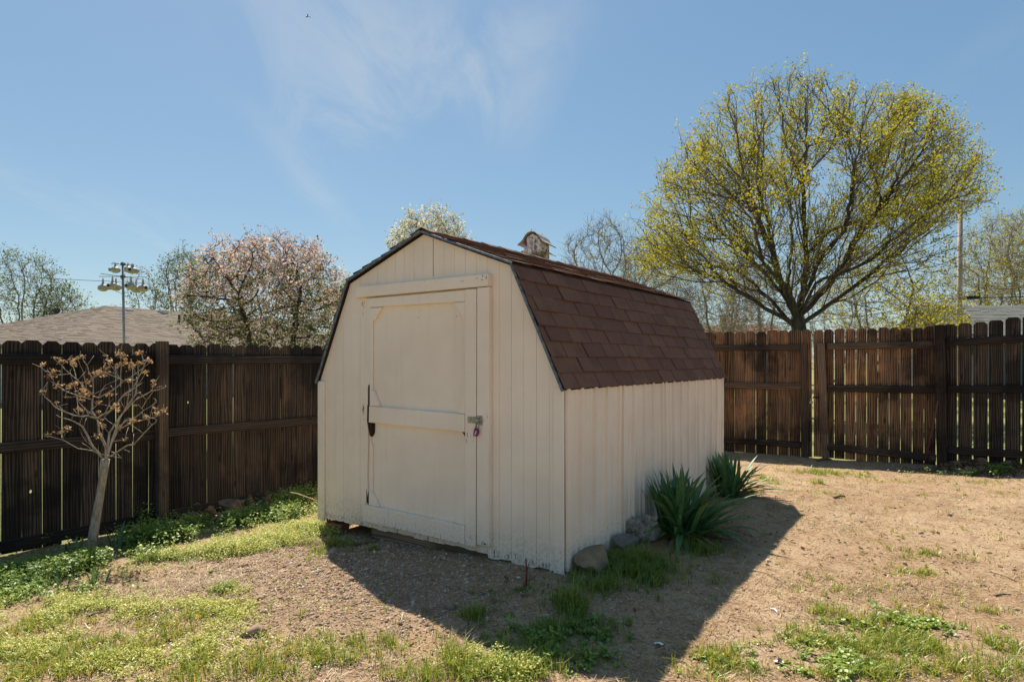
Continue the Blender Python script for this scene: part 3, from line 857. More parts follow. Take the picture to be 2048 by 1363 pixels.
# corner boards
sp_('corner_board', box_me('corner_board', -HW - .012, -HW + .074, -0.026, -0.0075, -0.03, ZE - .022, .003), MT['paint_trim'])
sp_('corner_board', box_me('corner_board', HW - .070, HW + .010, -0.0135, -0.0072, -0.03, ZE - .02, .002), MT['paint_trim'])
# rotten sill timber and floor bearers below the front
bm_s = box_me('sill_beam', -0.0475, 0.0475, -.044, .044, 0, 1.70, .006)
child('sill_beam', bm_s, MT['sill'], shed, Matrix.Translation((-.60, .056, -.0575)) @ Matrix.Rotation(math.pi / 2, 4, 'Y'))
sp_('floor', box_me('floor', -HW + .03, HW - .03, 0.11, SL - .04, -0.05, -0.008), MT['rot'])
for yy in (0.75, 1.7, 2.7):
    sp_('bearer', box_me('bearer', -HW + .05, HW - .05, yy, yy + .09, -0.22, -0.051), MT['rot'])
sp_('brick_pier', box_me('brick_pier', -HW + .02, -HW + .22, 0.03, 0.13, -0.20, -0.052, .006), MT['brick'])
# trim round the door
sp_('door_header', prism_xz('door_header', [(-.716, 1.853), (.650, 1.856), (.650, 1.940), (-.690, 1.940)], -0.058, -0.0075, .003), MT['paint_trim'])
sp_('door_casing', prism_xz('door_casing', [(.541, .058), (.650, .062), (.650, 1.852), (.543, 1.850)], -0.046, -0.0075, .003), MT['paint_trim'])
sp_('door_jamb', prism_xz('door_jamb', [(-.640, .205), (-.600, .20), (-.598, .30), (-.606, .42), (-.596, .70), (-.600, 1.13), (-.575, 1.16), (-.572, 1.846), (-.640, 1.848)], -0.024, -0.0075, .002), MT['paint_trim'])
sp_('crack', box_me('crack', .0945, .0985, -.0078, -.0066, 1.97, 2.245), MT['rot'])
# the door
door = sp_('door', prism_xz('door', [(-.566, .06), (.533, .05), (.533, 1.842), (-.566, 1.840)], -0.020, -0.0078, .002), MT['paint'])
def dp(name, pts, y0, y1=-0.0203, bev=.003, mat='paint_trim'): return sp_(name, prism_xz(name, pts, y0, y1, bev), MT[mat], door)
dp('stile', [(.435, .036), (.531, .036), (.536, 1.845), (.434, 1.847)], -0.046)
dp('stile', [(-.566, .21), (-.531, .21), (-.531, .66), (-.555, .70), (-.552, .84), (-.531, .98), (-.531, 1.764), (-.566, 1.764)], -0.034)
dp('rail', [(-.566, 1.768), (.4325, 1.761), (.4325, 1.843), (-.566, 1.839)], -0.046)
dp('rail', [(-.560, .850), (.4325, .837), (.4325, .963), (-.556, .980)], -0.050)
dp('rail', [(-.638, .052), (.4325, .040), (.4325, .174), (-.630, .188)], -0.050)
dp('gusset', [(-.530, 1.762), (-.530, 1.66), (-.505, 1.655), (-.418, 1.762)], -0.044)
dp('gusset', [(.4325, 1.759), (.325, 1.759), (.4325, 1.62)], -0.044)
dp('gusset', [(-.556, .982), (-.44, .981), (-.51, 1.105), (-.556, 1.115)], -0.044)
dp('gusset', [(.4325, .965), (.36, .966), (.4325, 1.10)], -0.042)
dp('gusset', [(-.566, .190), (-.45, .188), (-.545, .315), (-.566, .32)], -0.044)
dp('gusset', [(.4325, .176), (.30, .178), (.4325, .275)], -0.042)
dp('rot_hollow', [(-.592, .99), (-.560, .985), (-.566, 1.10), (-.574, 1.155), (-.583, 1.13), (-.590, 1.15)], -0.0255, -0.0202, 0, 'rot')
dp('rot_hollow', [(-.594, .86), (-.590, .985), (-.562, .98), (-.562, .848), (-.515, .842), (-.517, .77), (-.54, .735), (-.562, .745), (-.588, .83)], -0.036, -0.0202, 0, 'rot')
dp('rot_hollow', [(.4325, .835), (.395, .836), (.425, .80), (.4325, .775)], -0.030, -0.0202, 0, 'rot')
dp('rot_hollow', [(-.612, .20), (-.596, .20), (-.606, .27), (-.614, .31)], -0.0262, -0.0235, 0, 'rot')
dp('rot_hollow', [(-.592, .196), (-.566, .194), (-.572, .25), (-.578, .295), (-.586, .27)], -0.036, -0.0202, 0, 'rot')
# flaked paint: ragged slivers of bare dark wood, and rusty nail heads
fr = random.Random(44); fl = []
def flake(x, z, w, h, y):
    n = 7; pts = []
    for k in range(n):
        a = 2 * math.pi * k / n; q = fr.uniform(.45, 1.0)
        pts.append((x + math.cos(a) * w / 2 * q, z + math.sin(a) * h / 2 * q))
    i = [(px, y, pz) for px, pz in pts]; fl.append((i, [tuple(range(n))[::-1]]))
FY = -0.0082
for k in range(60):                                    # foot of the siding, right of the door
    x = fr.uniform(.66, 1.14); z = abs(fr.gauss(0, .028)) - .012; flake(x, z, fr.uniform(.0015, .005), fr.uniform(.01, .055), FY)
for k in range(34):                                    # foot of the siding, left of the door
    x = fr.uniform(-1.12, -.66); z = abs(fr.gauss(0, .022)) + .006; flake(x, z, fr.uniform(.003, .008), fr.uniform(.01, .035), FY)
for k in range(26):                                    # old hinge patches beside the door
    c = fr.choice(((-.672, .90), (-.665, .95), (-.67, .16), (-.668, 1.80))); flake(c[0] + fr.gauss(0, .012), c[1] + fr.gauss(0, .045), fr.uniform(.002, .008), fr.uniform(.008, .05), FY)
for x, z, w, h in ((-.668, .955, .012, .05), (-.655, .93, .009, .06), (.55, 1.915, .030, .006), (.605, 1.925, .010, .02), (.635, 1.915, .008, .035), (.42, 1.905, .05, .004), (.06, 1.93, .004, .012), (.60, 1.90, .02, .008)):
    flake(x, z, w, h, -0.0588 if z > 1.87 else FY)
for k in range(30): flake(fr.uniform(-.60, .42), .042 + abs(fr.gauss(0, .012)), fr.uniform(.006, .02), fr.uniform(.004, .012), -0.0506)
for k in range(12): flake(.44 + fr.uniform(0, .09), fr.choice((.06, .08, .78, .80, .82)) + fr.gauss(0, .012), fr.uniform(.003, .008), fr.uniform(.006, .03), -0.0466)
for k in range(16): flake(fr.uniform(.575, .64), .07 + abs(fr.gauss(0, .01)), fr.uniform(.004, .010), fr.uniform(.006, .02), -0.0466)
for k in range(40): flake(fr.uniform(-1.1, 1.1), fr.uniform(.1, 1.2), .004, .005, FY)
o = sp_('paint_flakes', merge_me('paint_flakes', fl), MT['rot']); o['kind'] = 'stuff'
# hasp and its padlock
hasp = sp_('hasp', box_me('hasp', .462, .535, -.0505, -.0465, .905, .950, .001), MT['steel'])
sp_('hasp_strap', box_me('hasp_strap', .520, .600, -.0550, -.0510, .915, .942, .001), MT['steel'], hasp)
sp_('staple', merge_me('staple', [tube_data([(.566, -.046, .945), (.566, -.074, .938), (.566, -.074, .918), (.566, -.046, .912)], .004, 6)]), MT['steel'], hasp)
sp_('staple_plate', box_me('staple_plate', .545, .594, -.0500, -.0464, .895, .960, .001), MT['steel'], hasp)
lk = empty('padlock', None, 0, 'purple padlock hanging from the shed door hasp', 'padlock', None, SHM @ Matrix.Translation((.560, -.068, .87)) @ Matrix.Rotation(.22, 4, 'Y'))
child('shackle', tube_me('shackle', [(-.012, 0, -.005), (-.013, 0, .03), (-.006, 0, .048), (.006, 0, .048), (.013, 0, .03), (.012, 0, -.005)], .004, 6), MT['steel'], lk)
child('body', prism_xz('body', [(-.016, -.052), (.014, -.052), (.020, -.03), (.018, -.004), (-.016, .002), (-.019, -.03)], -.010, .010, .003), MT['purple'], lk)
child('label_plate', prism_xz('label_plate', [(-.002, -.044), (.006, -.040), (.010, -.012), (.003, -.014)], -.0125, -.0102), MT['paper'], lk)
# roof deck, drip edges, shingles
OV0, OV1 = -0.034, SL + 0.04
def slope_frame(p_low, p_high):
    """Local: x along +y of the shed, y up the slope, z outward normal."""
    lo = Vector((p_low[0], 0, p_low[1])); hi = Vector((p_high[0], 0, p_high[1]))
    u = (hi - lo).normalized(); a = Vector((0, 1, 0)); n = a.cross(u)
    if n.z < 0: a = -a; n = -n
    M = Matrix((a, u, n)).transposed().to_4x4(); M.translation = lo
    return M, (hi - lo).length
tab_w, expo = 0.2865, 0.1145
def tab_me(h, zh):
    # wedge: thick butt edge, thin head that runs on under the courses above
    w = tab_w - 0.011
    V = [(-w / 2, 0, 0.0105), (w / 2, 0, 0.0105), (w / 2, h, 0.0004), (-w / 2, h, 0.0004), (-w / 2, 0, 0.0175), (w / 2, 0, 0.0175), (w / 2, h, zh), (-w / 2, h, zh)]
    F = [(0, 3, 2, 1), (4, 5, 6, 7), (0, 1, 5, 4), (1, 2, 6, 5), (2, 3, 7, 6), (3, 0, 4, 7)]
    return V, F
TABS = []
for h_, zh_ in ((0.228, 0.0024), (0.150, 0.0060), (0.1145, 0.0090)):
    v_, f_ = tab_me(h_, zh_); m_ = mesh_py('shingle', v_, f_); m_.materials.append(MT['shingle']); TABS.append((h_, v_, f_, m_))
segs = {'rl': ((HW + .018, ZE - .036), (KX, ZK)), 'ru': ((KX + .028, ZK - .006), (0.0, ZR)), 'll': ((-HW - .018, ZE - .036), (-KX, ZK)), 'lu': ((-KX - .028, ZK - .006), (0.0, ZR))}
rr = random.Random(17)
for key, (lo, hi) in segs.items():
    M, L = slope_frame(lo, hi)
    deck = box_me('roof_deck', OV0 if M[1][0] > 0 else -OV1, OV1 if M[1][0] > 0 else -OV0, 0.002, L - .002, -0.012, 0.000)
    child('roof_deck', deck, MT['shingle_base'], shed, M)
    rows = int(math.ceil((L - .03) / expo)); lump = []
    for r in range(rows):
        off = (0.5 if r % 2 else 0.0) * tab_w + rr.uniform(-.02, .02) + 0.10
        x = OV0 - off
        while x < OV1 - 0.02:
            x0, x1 = max(x, OV0 - .006), min(x + tab_w, OV1 + .006)
            if x1 - x0 > 0.03:
                cx = (x0 + x1) / 2; sx = (x1 - x0) / tab_w
                if M[1][0] < 0: cx = -cx
                yl = r * expo + rr.uniform(-.003, .003)
                room = L - yl - .004; h_, TABV, TABF, TAB = next((t for t in TABS if t[0] <= room), TABS[-1]); ys = min(1.0, room / h_)
                T = Matrix.Translation((cx, yl, 0.0006 * (r % 3))) @ Matrix.Rotation(rr.gauss(0, .004), 4, 'Z') @ Matrix.Diagonal((sx, ys, 1 + rr.uniform(-.1, .5), 1))
                if key[0] == 'r':
                    child('shingle', TAB, None, shed, M @ T)
                else:
                    lump.append(([T @ Vector(v) for v in TABV], TABF))
            x += tab_w
    if lump:
        o = child('shingles', merge_me('shingles', lump), MT['shingle'], shed, M); o['kind'] = 'stuff'
CAPV = []
cap = mesh_py('ridge_cap', [(-.10, 0, -.034), (0, 0, .010), (.10, 0, -.034), (-.10, .30, -.040), (0, .30, .004), (.10, .30, -.040), (-.10, 0, -.040), (0, 0, .003), (.10, 0, -.040)],
              [(0, 1, 4, 3), (1, 2, 5, 4), (0, 6, 7, 1), (1, 7, 8, 2)])
cap.materials.append(MT['shingle'])
for k in range(14):
    child('ridge_cap', cap, None, shed, Matrix.Translation((0, OV0 - .004 + k * .245, ZR + .018 + rr.uniform(0, .004))))
def drip(a, c, side):
    a = Vector((a[0], 0, a[1])); c = Vector((c[0], 0, c[1])); u = (c - a).normalized(); n = Vector((u.z, 0, -u.x))
    if n.z > 0: n = -n
    pts = [a - n * .004, c - n * .004, c + n * .014, a + n * .014]
    return prism_xz('drip_edge', [(p.x, p.z) for p in pts], OV0 - .014, OV0 - .001, .002)
for a, c in (((HW + .020, ZE - .040), (KX + .004, ZK - .004)), ((KX + .012, ZK + .000), (0.004, ZR - .0)), ((-HW - .020, ZE - .040), (-KX - .004, ZK - .004)), ((-KX - .012, ZK + .000), (-0.004, ZR - .0))):
    sp_('drip_edge', drip(a, c, 1), MT['drip'])

# ------------------------------------------------------------------ neighbouring houses
def poly_slab(name, pts, mat, parent, thick=0.12, down=True):
    """Planar polygon with a little thickness (world coordinates)."""
    pts = [Vector(p) for p in pts]; n = (pts[1] - pts[0]).cross(pts[2] - pts[0]).normalized()
    if n.z < 0: n = -n
    bm = bmesh.new()
    a = [bm.verts.new(p) for p in pts]; c = [bm.verts.new(p - n * thick) for p in pts]; k = len(pts)
    bm.faces.new(a); bm.faces.new(c[::-1])
    for i in range(k): bm.faces.new((a[i], c[i], c[(i + 1) % k], a[(i + 1) % k]))
    bmesh.ops.recalc_face_normals(bm, faces=bm.faces[:])
    me = bpy.data.meshes.new(name); bm.to_mesh(me); bm.free()
    return obj(name, me, mat, parent, Matrix.Identity(4))

def course_strips(parent, mat, a, c, d, e, n, seed, wmin=0.22, wmax=0.5):
    """Raised shingle courses on a roof quad (a,c lower edge, e,d upper edge): one joined part."""
    r = random.Random(seed); a, c, d, e = map(Vector, (a, c, d, e)); V = []; F = []
    nrm = (c - a).cross(e - a).normalized()
    if nrm.z < 0: nrm = -nrm
    for i in range(n):
        t0, t1 = i / n, (i + 1.15) / n
        t1 = min(t1, 1)
        L0, R0 = a.lerp(e, t0), c.lerp(d, t0); L1, R1 = a.lerp(e, t1), c.lerp(d, t1)
        ln = (R0 - L0).length; s = 0.0
        while s < ln - .05:
            s1 = min(ln, s + r.uniform(wmin, wmax)); h = r.choice((.010, .016, .016, .024))
            q = [L0.lerp(R0, s / ln) + nrm * h, L0.lerp(R0, s1 / ln) + nrm * h, L1.lerp(R1, s1 / ln) + nrm * .006, L1.lerp(R1, s / ln) + nrm * .006, L0.lerp(R0, s / ln), L0.lerp(R0, s1 / ln)]
            k = len(V); V += q; F += [(k, k + 1, k + 2, k + 3), (k + 4, k + 5, k + 1, k)]
            s = s1
    o = obj('shingle_courses', mesh_py('shingle_courses', V, F), mat, parent, Matrix.Identity(4)); o['kind'] = 'stuff'
    return o

# left neighbour: hip roof
hA = Vector((-19.3, 30.0, 4.08)); hr_ = Vector((0.38, 0.925, 0)).normalized(); hp_ = Vector((hr_.y, -hr_.x, 0)); hw_ = 6.1; drop_ = 2.05
ld = Vector((0, 0, -drop_))
c1 = hA - hr_ * hw_ + hp_ * hw_ + ld; c2 = hA - hr_ * hw_ - hp_ * hw_ + ld
hB = hA + hr_ * 9.0; c3 = hB + hr_ * hw_ + hp_ * hw_ + ld; c4 = hB + hr_ * hw_ - hp_ * hw_ + ld
hl = empty('neighbour_house', ((c1 + c3) / 2).to_tuple()[:2] + (-.15,), 0, 'low house with taupe hip roof beyond the left fence', 'house')
for nm, pts in (('roof', (c1, c3, hB, hA)), ('roof', (c2, c1, hA)), ('roof', (c3, c4, hB)), ('roof', (c4, c2, hA, hB))):
    poly_slab(nm, pts, MT['roof_taupe'], hl)
course_strips(hl, MT['roof_taupe'], c1, c3, hB, hA, 42, 3)
course_strips(hl, MT['roof_taupe'], c2, c1, hA, hA - Vector((.02, 0, 0)), 42, 4)
wi = 0.5
for p, q in ((c1 + hr_ * wi - hp_ * wi, c3 - hr_ * wi - hp_ * wi), (c2 + hr_ * wi + hp_ * wi, c1 + hr_ * wi - hp_ * wi)):
    d = (q - p).normalized(); n = Vector((-d.y, d.x, 0)); zt = c1.z - .05
    V = [(p.x, p.y, -.2), (q.x, q.y, -.2), (q.x, q.y, zt), (p.x, p.y, zt)]
    V += [(v[0] - n.x * -.15, v[1] - n.y * -.15, v[2]) for v in V]
    obj('wall', mesh_py('wall', V, [(0, 1, 2, 3), (4, 7, 6, 5), (0, 4, 5, 1), (1, 5, 6, 2), (2, 6, 7, 3), (3, 7, 4, 0)]), MT['siding_white'], hl, Matrix.Identity(4))
# wing to the left with its own ridge
w0 = Vector((-20.6, 30.6, 3.60)); w1 = Vector((-26.4, 34.4, 3.55)); wd = (w1 - w0).normalized(); wp = Vector((-wd.y, wd.x, 0)); wp = wp if wp.y < 0 else -wp
e0 = w0 + wp * 5.6 + Vector((0, 0, -1.75)); e1 = w1 + wp * 5.6 + wd * 3.5 + Vector((0, 0, -1.75)); b1_ = w1 - wp * 5.6 + wd * 3.5 + Vector((0, 0, -1.75)); b0_ = w0 - wp * 5.6 + Vector((0, 0, -1.75))
for pts in ((e0, e1, w1, w0), (b0_, b1_, w1, w0), (e1, b1_, w1)):
    poly_slab('roof', pts, MT['roof_taupe'], hl)
course_strips(hl, MT['roof_taupe'], e0, e1, w1, w0, 38, 5)
def roof_box(px, py, d, w, h, t, mat, nm='roof_vent'):
    p = P(px, py, d); me = box_me(nm, -w / 2, w / 2, -t / 2, t / 2, -h / 2, h / 2, .02)
    return obj(nm, me, mat, hl, Matrix.Translation(p) @ Matrix.Rotation(math.radians(-10), 4, 'Z'))
roof_box(256, 622, 30.4, .34, .22, .4, MT['vent_white']); roof_box(326, 623.5, 32.2, .36, .20, .4, MT['vent_white'])
roof_box(192, 618.5, 30.2, .42, .16, .3, MT['vent_dark']); roof_box(130, 637.5, 31.2, .4, .16, .3, MT['vent_dark']); roof_box(83, 642, 32.8, .4, .16, .3, MT['vent_dark'])
for px, py0, py1, d, r in ((113, 641, 622, 31.4, .10), (358.5, 645, 629, 31.3, .055)):
    a = P(px, py0, d); c = P(px, py1, d)
    V1 = tube_data([a - Vector((0, 0, .3)), c], r, 10)
    V2 = tube_data([c - Vector((0, 0, .05)), c + Vector((0, 0, .12))], r * 1.75, 10)
    obj('vent_pipe', merge_me('vent_pipe', [V1, V2] if r > .06 else [V1, tube_data([a - Vector((0, 0, .08)), a], r * 2.2, 10)]), MT['vent_dark'], hl, Matrix.Identity(4))

def gable_house(name, label, ridge0, ridge1, half, drop, roofmat, wallmat, cat='house'):
    ridge0 = Vector(ridge0); ridge1 = Vector(ridge1); d = (ridge1 - ridge0).normalized(); p = Vector((d.y, -d.x, 0)); p = p if p.y < 0 else -p
    dz = Vector((0, 0, -drop)); h = empty(name, ((ridge0.x + ridge1.x) / 2, (ridge0.y + ridge1.y) / 2, -.15), 0, label, cat)
    a0, a1 = ridge0 + p * half + dz, ridge1 + p * half + dz; b0, b1 = ridge0 - p * half + dz, ridge1 - p * half + dz
    poly_slab('roof', (a0, a1, ridge1, ridge0), roofmat, h); poly_slab('roof', (b0, b1, ridge1, ridge0), roofmat, h)
    course_strips(h, roofmat, a0, a1, ridge1, ridge0, 24, 8)
    i0, i1 = ridge0 + d * .3, ridge1 - d * .3; hh = half - .4; zt = ridge0.z - drop * hh / half
    for q in (i0, i1):
        l = q + p * hh; r = q - p * hh
        V = [(l.x, l.y, -.3), (r.x, r.y, -.3), (r.x, r.y, zt - .14), (q.x, q.y, q.z - .14), (l.x, l.y, zt - .14)]
        V += [(v[0] + d.x * .1, v[1] + d.y * .1, v[2]) for v in V]
        F = [(0, 1, 2, 3, 4), (9, 8, 7, 6, 5)] + [(i, (i + 1) % 5, (i + 1) % 5 + 5, i + 5) for i in range(5)]
        obj('gable_wall', mesh_py('gable_wall', V, F), wallmat, h, Matrix.Identity(4))
    l, r = i0 + p * hh, i1 + p * hh
    V = [(l.x, l.y, -.3), (r.x, r.y, -.3), (r.x, r.y, zt - .14), (l.x, l.y, zt - .14)]; V += [(v[0] - p.x * .1, v[1] - p.y * .1, v[2]) for v in V]
    w = obj('wall', mesh_py('wall', V, [(0, 1, 2, 3), (7, 6, 5, 4), (0, 4, 5, 1), (1, 5, 6, 2), (2, 6, 7, 3), (3, 7, 4, 0)]), wallmat, h, Matrix.Identity(4))
    for t in (.25, .6):
        c = l.lerp(r, t); cz = zt - 1.3
        fr = box_me('window', -.55, .55, -.05, .03, -.55, .55, .01); Mx = Matrix((d, -p, Vector((0, 0, 1)))).transposed().to_4x4(); Mx.translation = Vector((c.x, c.y, cz)) + p * .03
        wo = obj('window', fr, MT['vent_white'], h, Mx); obj('pane', box_me('pane', -.47, .47, -.056, -.051, -.47, .47), MT['glass'], wo, Mx)
    return h
gh = gable_house('neighbour_house', 'grey roofed dark walled house beyond the fence at far right', (19.95, 31.0, 4.15), (31.0, 30.0, 4.15), 4.2, 1.9, MT['roof_grey'], MT['siding_slate'])
bh = gable_house('neighbour_house', 'distant house with rust brown roof left of the maple trunk', (12.6, 46.0, 3.98), (19.2, 46.5, 4.20), 4.0, 1.6, MT['roof_rust'], MT['siding_white'])
ch_p = P(1448, 640, 45)
obj('chimney', merge_me('chimney', [([Vector((sx * .23, sy * .23, z)) + ch_p for z in (-1.6, .28) for sx, sy in ((-1, -1), (1, -1), (1, 1), (-1, 1))], [(0, 1, 5, 4), (1, 2, 6, 5), (2, 3, 7, 6), (3, 0, 4, 7), (4, 5, 6, 7)]),
    ([Vector((sx * .28, sy * .28, z)) + ch_p for z in (.281, .36) for sx, sy in ((-1, -1), (1, -1), (1, 1), (-1, 1))], [(0, 1, 5, 4), (1, 2, 6, 5), (2, 3, 7, 6), (3, 0, 4, 7), (4, 5, 6, 7), (3, 2, 1, 0)])]), MT['chimney'], bh, Matrix.Identity(4))

# ------------------------------------------------------------------ trees
def colonize(rng, attr, pos, par, D, di, dk, iters, mom=0.0, out_c=None):
    """Space colonisation: grow nodes (pos, par) towards attractor points."""
    pos = [np.array(p, float) for p in pos]; par = list(par)
    A = np.array(attr, float); PN = np.array(pos)
    dirs = [(pos[i] - pos[par[i]]) / max(np.linalg.norm(pos[i] - pos[par[i]]), 1e-6) if par[i] >= 0 else np.array([0, 0, 1.0]) for i in range(len(pos))]
    dd = np.full(len(A), 1e9); idx = np.zeros(len(A), int)
    for s in range(0, len(PN), 64):
        d = np.linalg.norm(A[:, None] - PN[None, s:s + 64], axis=2); k = d.argmin(1); m = d[np.arange(len(A)), k]
        u = m < dd; dd[u] = m[u]; idx[u] = k[u] + s
    for it in range(iters):
        if len(A) == 0: break
        act = dd < di
        if not act.any(): di *= 1.5; act = dd < di
        ids = idx[act]; v = A[act] - np.array([pos[i] for i in ids]); v /= np.maximum(np.linalg.norm(v, axis=1), 1e-6)[:, None]
        uniq, inv = np.unique(ids, return_inverse=True)
        S = np.zeros((len(uniq), 3)); np.add.at(S, inv, v)
        S += rng.normal(size=S.shape) * 0.12
        S /= np.maximum(np.linalg.norm(S, axis=1), 1e-6)[:, None]
        if mom: S += np.array([dirs[u] for u in uniq]) * mom
        if out_c is not None:
            oc = np.array([pos[u] for u in uniq]) - out_c; oc /= np.maximum(np.linalg.norm(oc, axis=1), 1e-6)[:, None]; S += oc * .55
        S /= np.maximum(np.linalg.norm(S, axis=1), 1e-6)[:, None]
        new = np.array([pos[u] for u in uniq]) + S * D
        base = len(pos)
        for k, u in enumerate(uniq): pos.append(new[k]); par.append(int(u)); dirs.append(S[k])
        for s in range(0, len(new), 128):
            d = np.linalg.norm(A[:, None] - new[None, s:s + 128], axis=2); k = d.argmin(1); m = d[np.arange(len(A)), k]
            u = m < dd; dd[u] = m[u]; idx[u] = k[u] + base + s
        keep = dd > dk
        A, dd, idx = A[keep], dd[keep], idx[keep]
    return np.array(pos), np.array(par)

def radii(par, tip, e):
    n = len(par); acc = np.zeros(n)
    for i in range(n - 1, -1, -1):
        if acc[i] == 0: acc[i] = tip ** e
        if par[i] >= 0: acc[par[i]] += acc[i]
    return acc ** (1 / e)

def tree_mesh(pos, par, rad, rmin, rmax, name, jitter=0.0):
    """Tubes along chains of nodes whose radius lies in [rmin, rmax)."""
    n = len(par); kids = [[] for _ in range(n)]
    for i in range(n):
        if par[i] >= 0: kids[par[i]].append(i)
    main = [max(k, key=lambda j: rad[j]) if k else -1 for k in kids]
    V = []; F = []
    for i in range(n):
        p = par[i]
        if p >= 0 and main[p] == i and not (rad[p] >= rmax): continue     # not a chain start
        if rad[i] >= rmax or rad[i] < rmin: continue
        ch = ([p] if p >= 0 else []) + [i]; j = main[i]
        while j >= 0 and rad[j] >= rmin: ch.append(j); j = main[j]
        rs = [rad[c] for c in ch]
        if p >= 0: rs[0] = min(rad[p], rad[i] * 1.25)
        if len(ch) < 2: continue
        sides = 9 if rs[0] > .08 else (6 if rs[0] > .03 else (4 if rs[0] > .012 else 3))
        v, f = tube_data([Vector(pos[c]) for c in ch], rs, sides, cap=False)
        o = len(V); V += [tuple(q) for q in v]; F += [tuple(x + o for x in q) for q in f]
    return mesh_py(name, V, F, True) if V else None

def rand_unit(rng, n):
    v = rng.normal(size=(n, 3)); return v / np.linalg.norm(v, axis=1)[:, None]

def twig_mesh(rng, base, dirs, length, r0, name):
    """Bent two-segment three-sided twigs."""
    n = len(base); L = length[:, None]
    d1 = dirs; d2 = dirs + rng.normal(size=(n, 3)) * .35; d2 /= np.linalg.norm(d2, axis=1)[:, None]
    p0 = base; p1 = p0 + d1 * L * .5; p2 = p1 + d2 * L * .5
    ref = rand_unit(rng, n); u = np.cross(d1, ref); u /= np.maximum(np.linalg.norm(u, axis=1), 1e-6)[:, None]; w = np.cross(d1, u)
    rings = []
    for p, s in ((p0, 1.0), (p1, .7), (p2, .35)):
        for k in range(3):
            a = 2 * math.pi * k / 3; rings.append(p + (u * math.cos(a) + w * math.sin(a)) * (r0 * s)[:, None])
    V = np.stack(rings, 1).reshape(-1, 3)
    T = []
    for i in range(2):
        for k in range(3): T.append((i * 3 + k, i * 3 + (k + 1) % 3, (i + 1) * 3 + (k + 1) % 3, (i + 1) * 3 + k))
    F = (np.arange(n)[:, None, None] * 9 + np.array(T)[None]).reshape(-1, 4)
    return mesh_np(name, V, F, smooth=True), p1, p2

def leaf_np(rng, cen, size, up=0.0, aspect=0.6, rnd=None):
    """Folded diamond leaves: (n*4) verts, two triangles each."""
    n = len(cen); nrm = rand_unit(rng, n); nrm[:, 2] = np.abs(nrm[:, 2]) + up; nrm /= np.linalg.norm(nrm, axis=1)[:, None]
    a = np.cross(nrm, rand_unit(rng, n)); a /= np.maximum(np.linalg.norm(a, axis=1), 1e-6)[:, None]; c = np.cross(nrm, a)
    s = np.broadcast_to(np.asarray(size, float), (n,))[:, None]
    V = np.stack([cen - a * s * .5, cen + c * s * aspect * .5 + nrm * s * .12, cen + a * s * .5, cen - c * s * aspect * .5 + nrm * s * .12], 1).reshape(-1, 3)
    i = np.arange(n)[:, None] * 4
    F = np.concatenate([i + np.array([[0, 1, 2]]), i + np.array([[0, 2, 3]])])
    r = rng.random(n) if rnd is None else rnd
    return V, F, np.repeat(r, 4)

def cat_leaf(parts):
    V = []; F = []; R = []; o = 0
    for v, f, r in parts: V.append(v); F.append(f + o); R.append(r); o += len(v)
    return np.concatenate(V), np.concatenate(F), np.concatenate(R)

def crown_points(rng, n, c, r, shell=0.5, lo=-1.0, fn=None, clump=0.0):
    out = []
    while len(out) < n:
        u = rng.uniform(-1, 1, 3); q = np.linalg.norm(u)
        if q > 1 or u[2] < lo: continue
        if rng.random() > shell + (1 - shell) * q ** 1.5: continue
        p = np.array(c) + u * np.array(r)
        if fn and not fn(p): continue
        if clump and vnoise(np.array([p[0] / clump]), np.array([p[1] / clump + p[2] / clump * 1.7]), 5)[0] < .36 and rng.random() < .8: continue
        out.append(p)
    return np.array(out)

